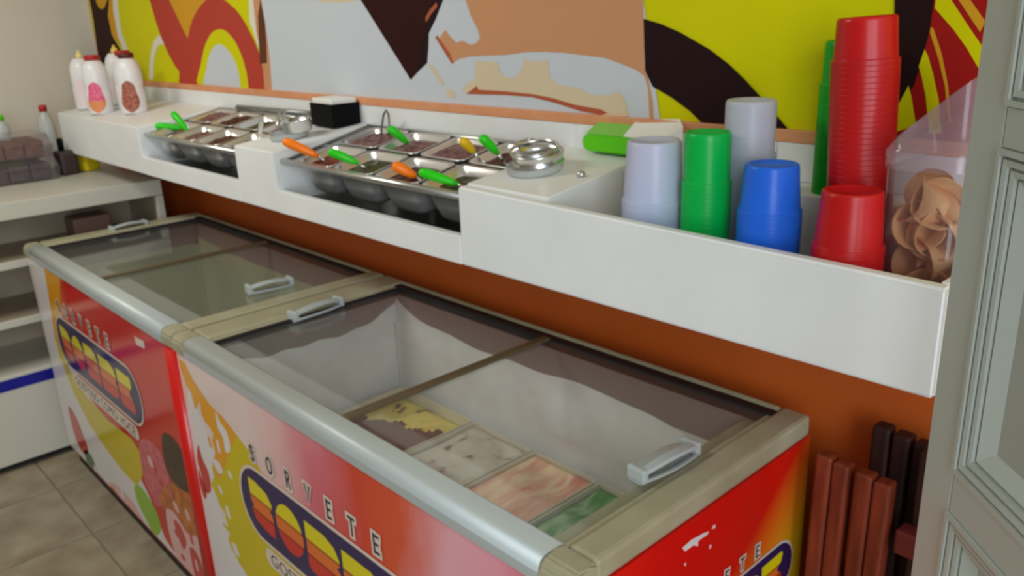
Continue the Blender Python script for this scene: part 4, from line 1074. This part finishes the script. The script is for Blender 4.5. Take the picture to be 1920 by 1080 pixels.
# containers on the slab
def clam(y0, y1, z0, h, lab, x=-1.80):
    t = thing('cake_container', lab, 'container', (x, (y0+y1)/2, z0), group='clear plastic containers on the display unit')
    L = y1-y0; w = 0.26
    def rc(ww, dd, r, z): return [(px-w/2, py, z) for px, py in rrect(ww, dd, r, 4)]
    bm = bm_new(); loft(bm, [rc(w-0.02, L-0.02, .02, 0), rc(w, L, .02, h*0.52), rc(w-0.004, L-0.004, .02, h*0.52), rc(w-0.024, L-0.024, .02, 0.002)], smooth=False)
    obj('tray', bm, clear_plastic, t)
    bm = bm_new(); loft(bm, [rc(w+0.006, L+0.006, .02, h*0.53), rc(w+0.006, L+0.006, .02, h*0.57), rc(w-0.004, L-0.004, .02, h*0.58), rc(w-0.03, L-0.03, .02, h), rc(w-0.034, L-0.034, .02, h-0.002), rc(w-0.008, L-0.008, .02, h*0.57)], cap0=False, cap1=False)
    bm.verts.ensure_lookup_table(); bm.faces.new(bm.verts[60:80])
    obj('cover', bm, clear_plastic, t)
    return t
cake_m = mat('chocolate_cake', (124, 78, 60), 0.7, noise=(40, (80, 48, 42)), bump=(60, 0.8)); cake2_m = mat('dark_cake', (78, 62, 66), 0.7, noise=(40, (52, 38, 44)), bump=(60, 0.8))
for k, (y0, y1, z0, h, m, lab, l2) in enumerate(((-1.02, -0.405, 1.0205, 0.092, cake2_m, 'clear container of greyish chocolate pieces, lower one', 'greyish chocolate pieces in the lower container'),
                                               (-0.995, -0.415, 1.1130, 0.095, cake_m, 'clear container of brown cake, stacked on the lower one', 'brown cake in the upper container'))):
    clam(y0, y1, z0, h, lab)
    bm = bm_new(); n_ = 7
    for i in range(n_):
        a = y0+0.03+(y1-y0-0.06)*i/n_; b_ = y0+0.03+(y1-y0-0.06)*(i+0.93)/n_
        box(bm, -2.035, -1.825, a, b_, z0+0.004, z0+h*random.uniform(0.62, 0.76), bev=0.006)
    o = obj('cake_pieces', bm, m); tag(o, l2, 'cake', kind='stuff')
def sbottle(x, y, cap, lab, ztop):
    t = thing('small_bottle', lab, 'bottle', (x, y, 1.0205)); h = ztop-1.0205
    bm = bm_new(); lathe(bm, [(0, 0), (0.034, 0), (0.036, 0.005), (0.036, h*0.6), (0.030, h*0.78), (0.016, h*0.88), (0.014, h*0.90), (0, h*0.90)], 28); obj('body', bm, frosted_plastic, t, smooth=True)
    bm = bm_new(); lathe(bm, [(0, h*0.902), (0.0165, h*0.902), (0.0165, h*0.985), (0.012, h), (0, h)], 20); obj('cap', bm, cap, t, smooth=True)
sbottle(-2.10, -0.357, red_cap, 'translucent bottle with a small red cap behind the containers', 1.300)
sbottle(-2.12, -0.525, lime, 'translucent bottle with a green cap at the left edge of the view', 1.275)
bm = bm_new(); box(bm, -0.05, 0.05, -0.035, 0.035, 0, 0.075, bev=0.012); 
o = obj('yellow_packet', bm, yellow_pack, None, (-1.93, -0.275, 1.0205), (0, 0, 0.3)); tag(o, 'yellow packet on the display unit tucked under the counter', 'packet')
bm = bm_new(); box(bm, -0.04, 0.04, -0.035, 0.035, 0, 0.10, bev=0.01)
o = obj('dark_jar', bm, mat('dark_packet', (62, 46, 46), 0.5), None, (-1.90, -0.360, 1.0205), (0, 0, 0.1)); tag(o, 'dark packet between the containers and the yellow packet', 'packet')
bm = bm_new(); lathe(bm, [(0, 0), (0.012, 0), (0.013, 0.04), (0.010, 0.05), (0, 0.052)], 14)
o = obj('black_cap', bm, black_m, None, (-1.915, -0.365, 1.1210), smooth=True); tag(o, 'small black cap on top of the dark packet', 'cap')

# ---------------------------------------------------------------- folded slatted wooden chairs
def folded(x, y, h, m, lab, n, dw, dx, lean, cross):
    t = thing('folding_chair', lab, 'chair', (x, y, 0), (lean, 0, 0), group='folded slatted wooden chairs leaning on the wall')
    for i in range(n):
        bm = bm_new(); xx = i*dx + (0.010 if i >= n/2 else 0)
        box(bm, xx, xx+dw, -0.016, 0.016, 0.004, h-(0.004*i), bev=0.006, seg=3); obj('slat', bm, m, t)
    W_ = (n-1)*dx+0.014+dw
    for z in cross:
        bm = bm_new(); box(bm, 0.002, W_-0.002, 0.0165, 0.034, z, z+0.04, bev=0.003); obj('cross_rail', bm, m, t)
    return t
folded(1.390, -0.148, 0.852, wood_m, 'red brown slatted folding chair, folded, between freezer and door', 4, 0.0290, 0.0305, -0.03, (0.25, 0.6))
folded(1.452, -0.062, 0.902, dark_wood, 'dark brown slatted folding chair behind the red brown one', 5, 0.030, 0.035, -0.012, (0.3,))
bm = bm_new(); box(bm, 1.535, 1.70, -0.135, -0.100, 0.72, 0.765, bev=0.004)
# third dark chair rail, nearer the door
for v in bm.verts: v.co.z -= 0.0
t = thing('folding_chair', 'darkest folded chair with a dull red cross rail, half hidden by the door', 'chair', (1.545, -0.15, 0), group='folded slatted wooden chairs leaning on the wall')
for v in bm.verts: v.co -= Vector((1.545, -0.15, 0))
obj('cross_rail', bm, mat('dull_red_wood', (92, 30, 26), 0.5), t)
for i in range(4):
    b2 = bm_new(); box(b2, i*0.042, i*0.042+0.034, 0.0505, 0.072, 0.0, 0.90-0.004*i, bev=0.004); obj('slat', b2, dark_wood, t)

# ---------------------------------------------------------------- panelled door leaf at the right
hv = Vector((-math.sin(math.radians(46.5)), math.cos(math.radians(46.5)), 0)); nv = Vector((-hv.y, hv.x, 0))
# leaf frame: local x runs from the free far edge back toward the camera, local y is thickness, facing the room at y = 0
E = Vector((CAM.x, CAM.y, 0)) - nv*0.46 + hv*0.862
dr = thing('door_1', 'x', 'x'); del dr['label']; del dr['category']; dr['kind'] = 'structure'
dr.location = E
dr.rotation_euler = (0, 0, math.atan2(-hv.y, -hv.x))
TH = 0.038
# visible side is toward +nv; find sign of local y
ly = Matrix.Rotation(dr.rotation_euler.z, 3, 'Z') @ Vector((0, 1, 0))
sgn = 1 if ly.dot(nv) > 0 else -1   # face at local y = 0, leaf body on the other side
def dpart(name, m, x0, x1, z0, z1, ya, yb, bev=0.0):
    a, b_ = sorted((ya*sgn, yb*sgn)); return bx(name, m, dr, x0, x1, a, b_, z0, z1, bev=bev)
DW = 0.66; SW = 0.062
dpart('stile', door_m, 0, SW, 0.01, 2.1, -TH, 0, 0.003)
dpart('stile', door_m, DW-SW, DW, 0.01, 2.1, -TH, 0, 0.003)
rails = [(0.01, 0.12), (0.575, 0.625), (1.055, 1.105), (1.457, 1.496), (2.0, 2.1)]
for z0, z1 in rails: dpart('rail', door_m, SW+0.0003, DW-SW-0.0003, z0, z1, -TH, 0, 0.0015)
for (a, b_), (c_, d2) in zip(rails[:-1], rails[1:]):
    z0, z1 = b_, c_
    dpart('panel', door_panel_m, SW+0.03, DW-SW-0.03, z0+0.028, z1-0.028, -0.026, -0.016)
    # stepped moulding: nested mitred frames
    bm = bm_new()
    def frame(o0, o1, ya, yb):
        O = [(SW+o0, z0+o0), (DW-SW-o0, z0+o0), (DW-SW-o0, z1-o0), (SW+o0, z1-o0)]
        I = [(SW+o1, z0+o1), (DW-SW-o1, z0+o1), (DW-SW-o1, z1-o1), (SW+o1, z1-o1)]
        vo = [bm.verts.new((x, ya*sgn, z)) for x, z in O]; vi = [bm.verts.new((x, yb*sgn, z)) for x, z in I]
        vb = [bm.verts.new((x, -0.030*sgn, z)) for x, z in O]; vc = [bm.verts.new((x, -0.030*sgn, z)) for x, z in I]
        for i in range(4):
            j = (i+1) % 4
            bm.faces.new((vo[i], vo[j], vi[j], vi[i])); bm.faces.new((vb[i], vb[j], vo[j], vo[i])); bm.faces.new((vi[i], vi[j], vc[j], vc[i])); bm.faces.new((vc[i], vc[j], vb[j], vb[i]))
    frame(0.0004, 0.006, 0.004, 0.004); frame(0.006, 0.0095, -0.003, -0.003); frame(0.0095, 0.0155, 0.002, 0.001); frame(0.0155, 0.019, -0.005, -0.005); frame(0.019, 0.0245, -0.001, -0.002)
    frame(0.0245, 0.028, -0.008, -0.008); frame(0.028, 0.044, -0.005, -0.0155)
    obj('moulding', bm, door_m, dr)
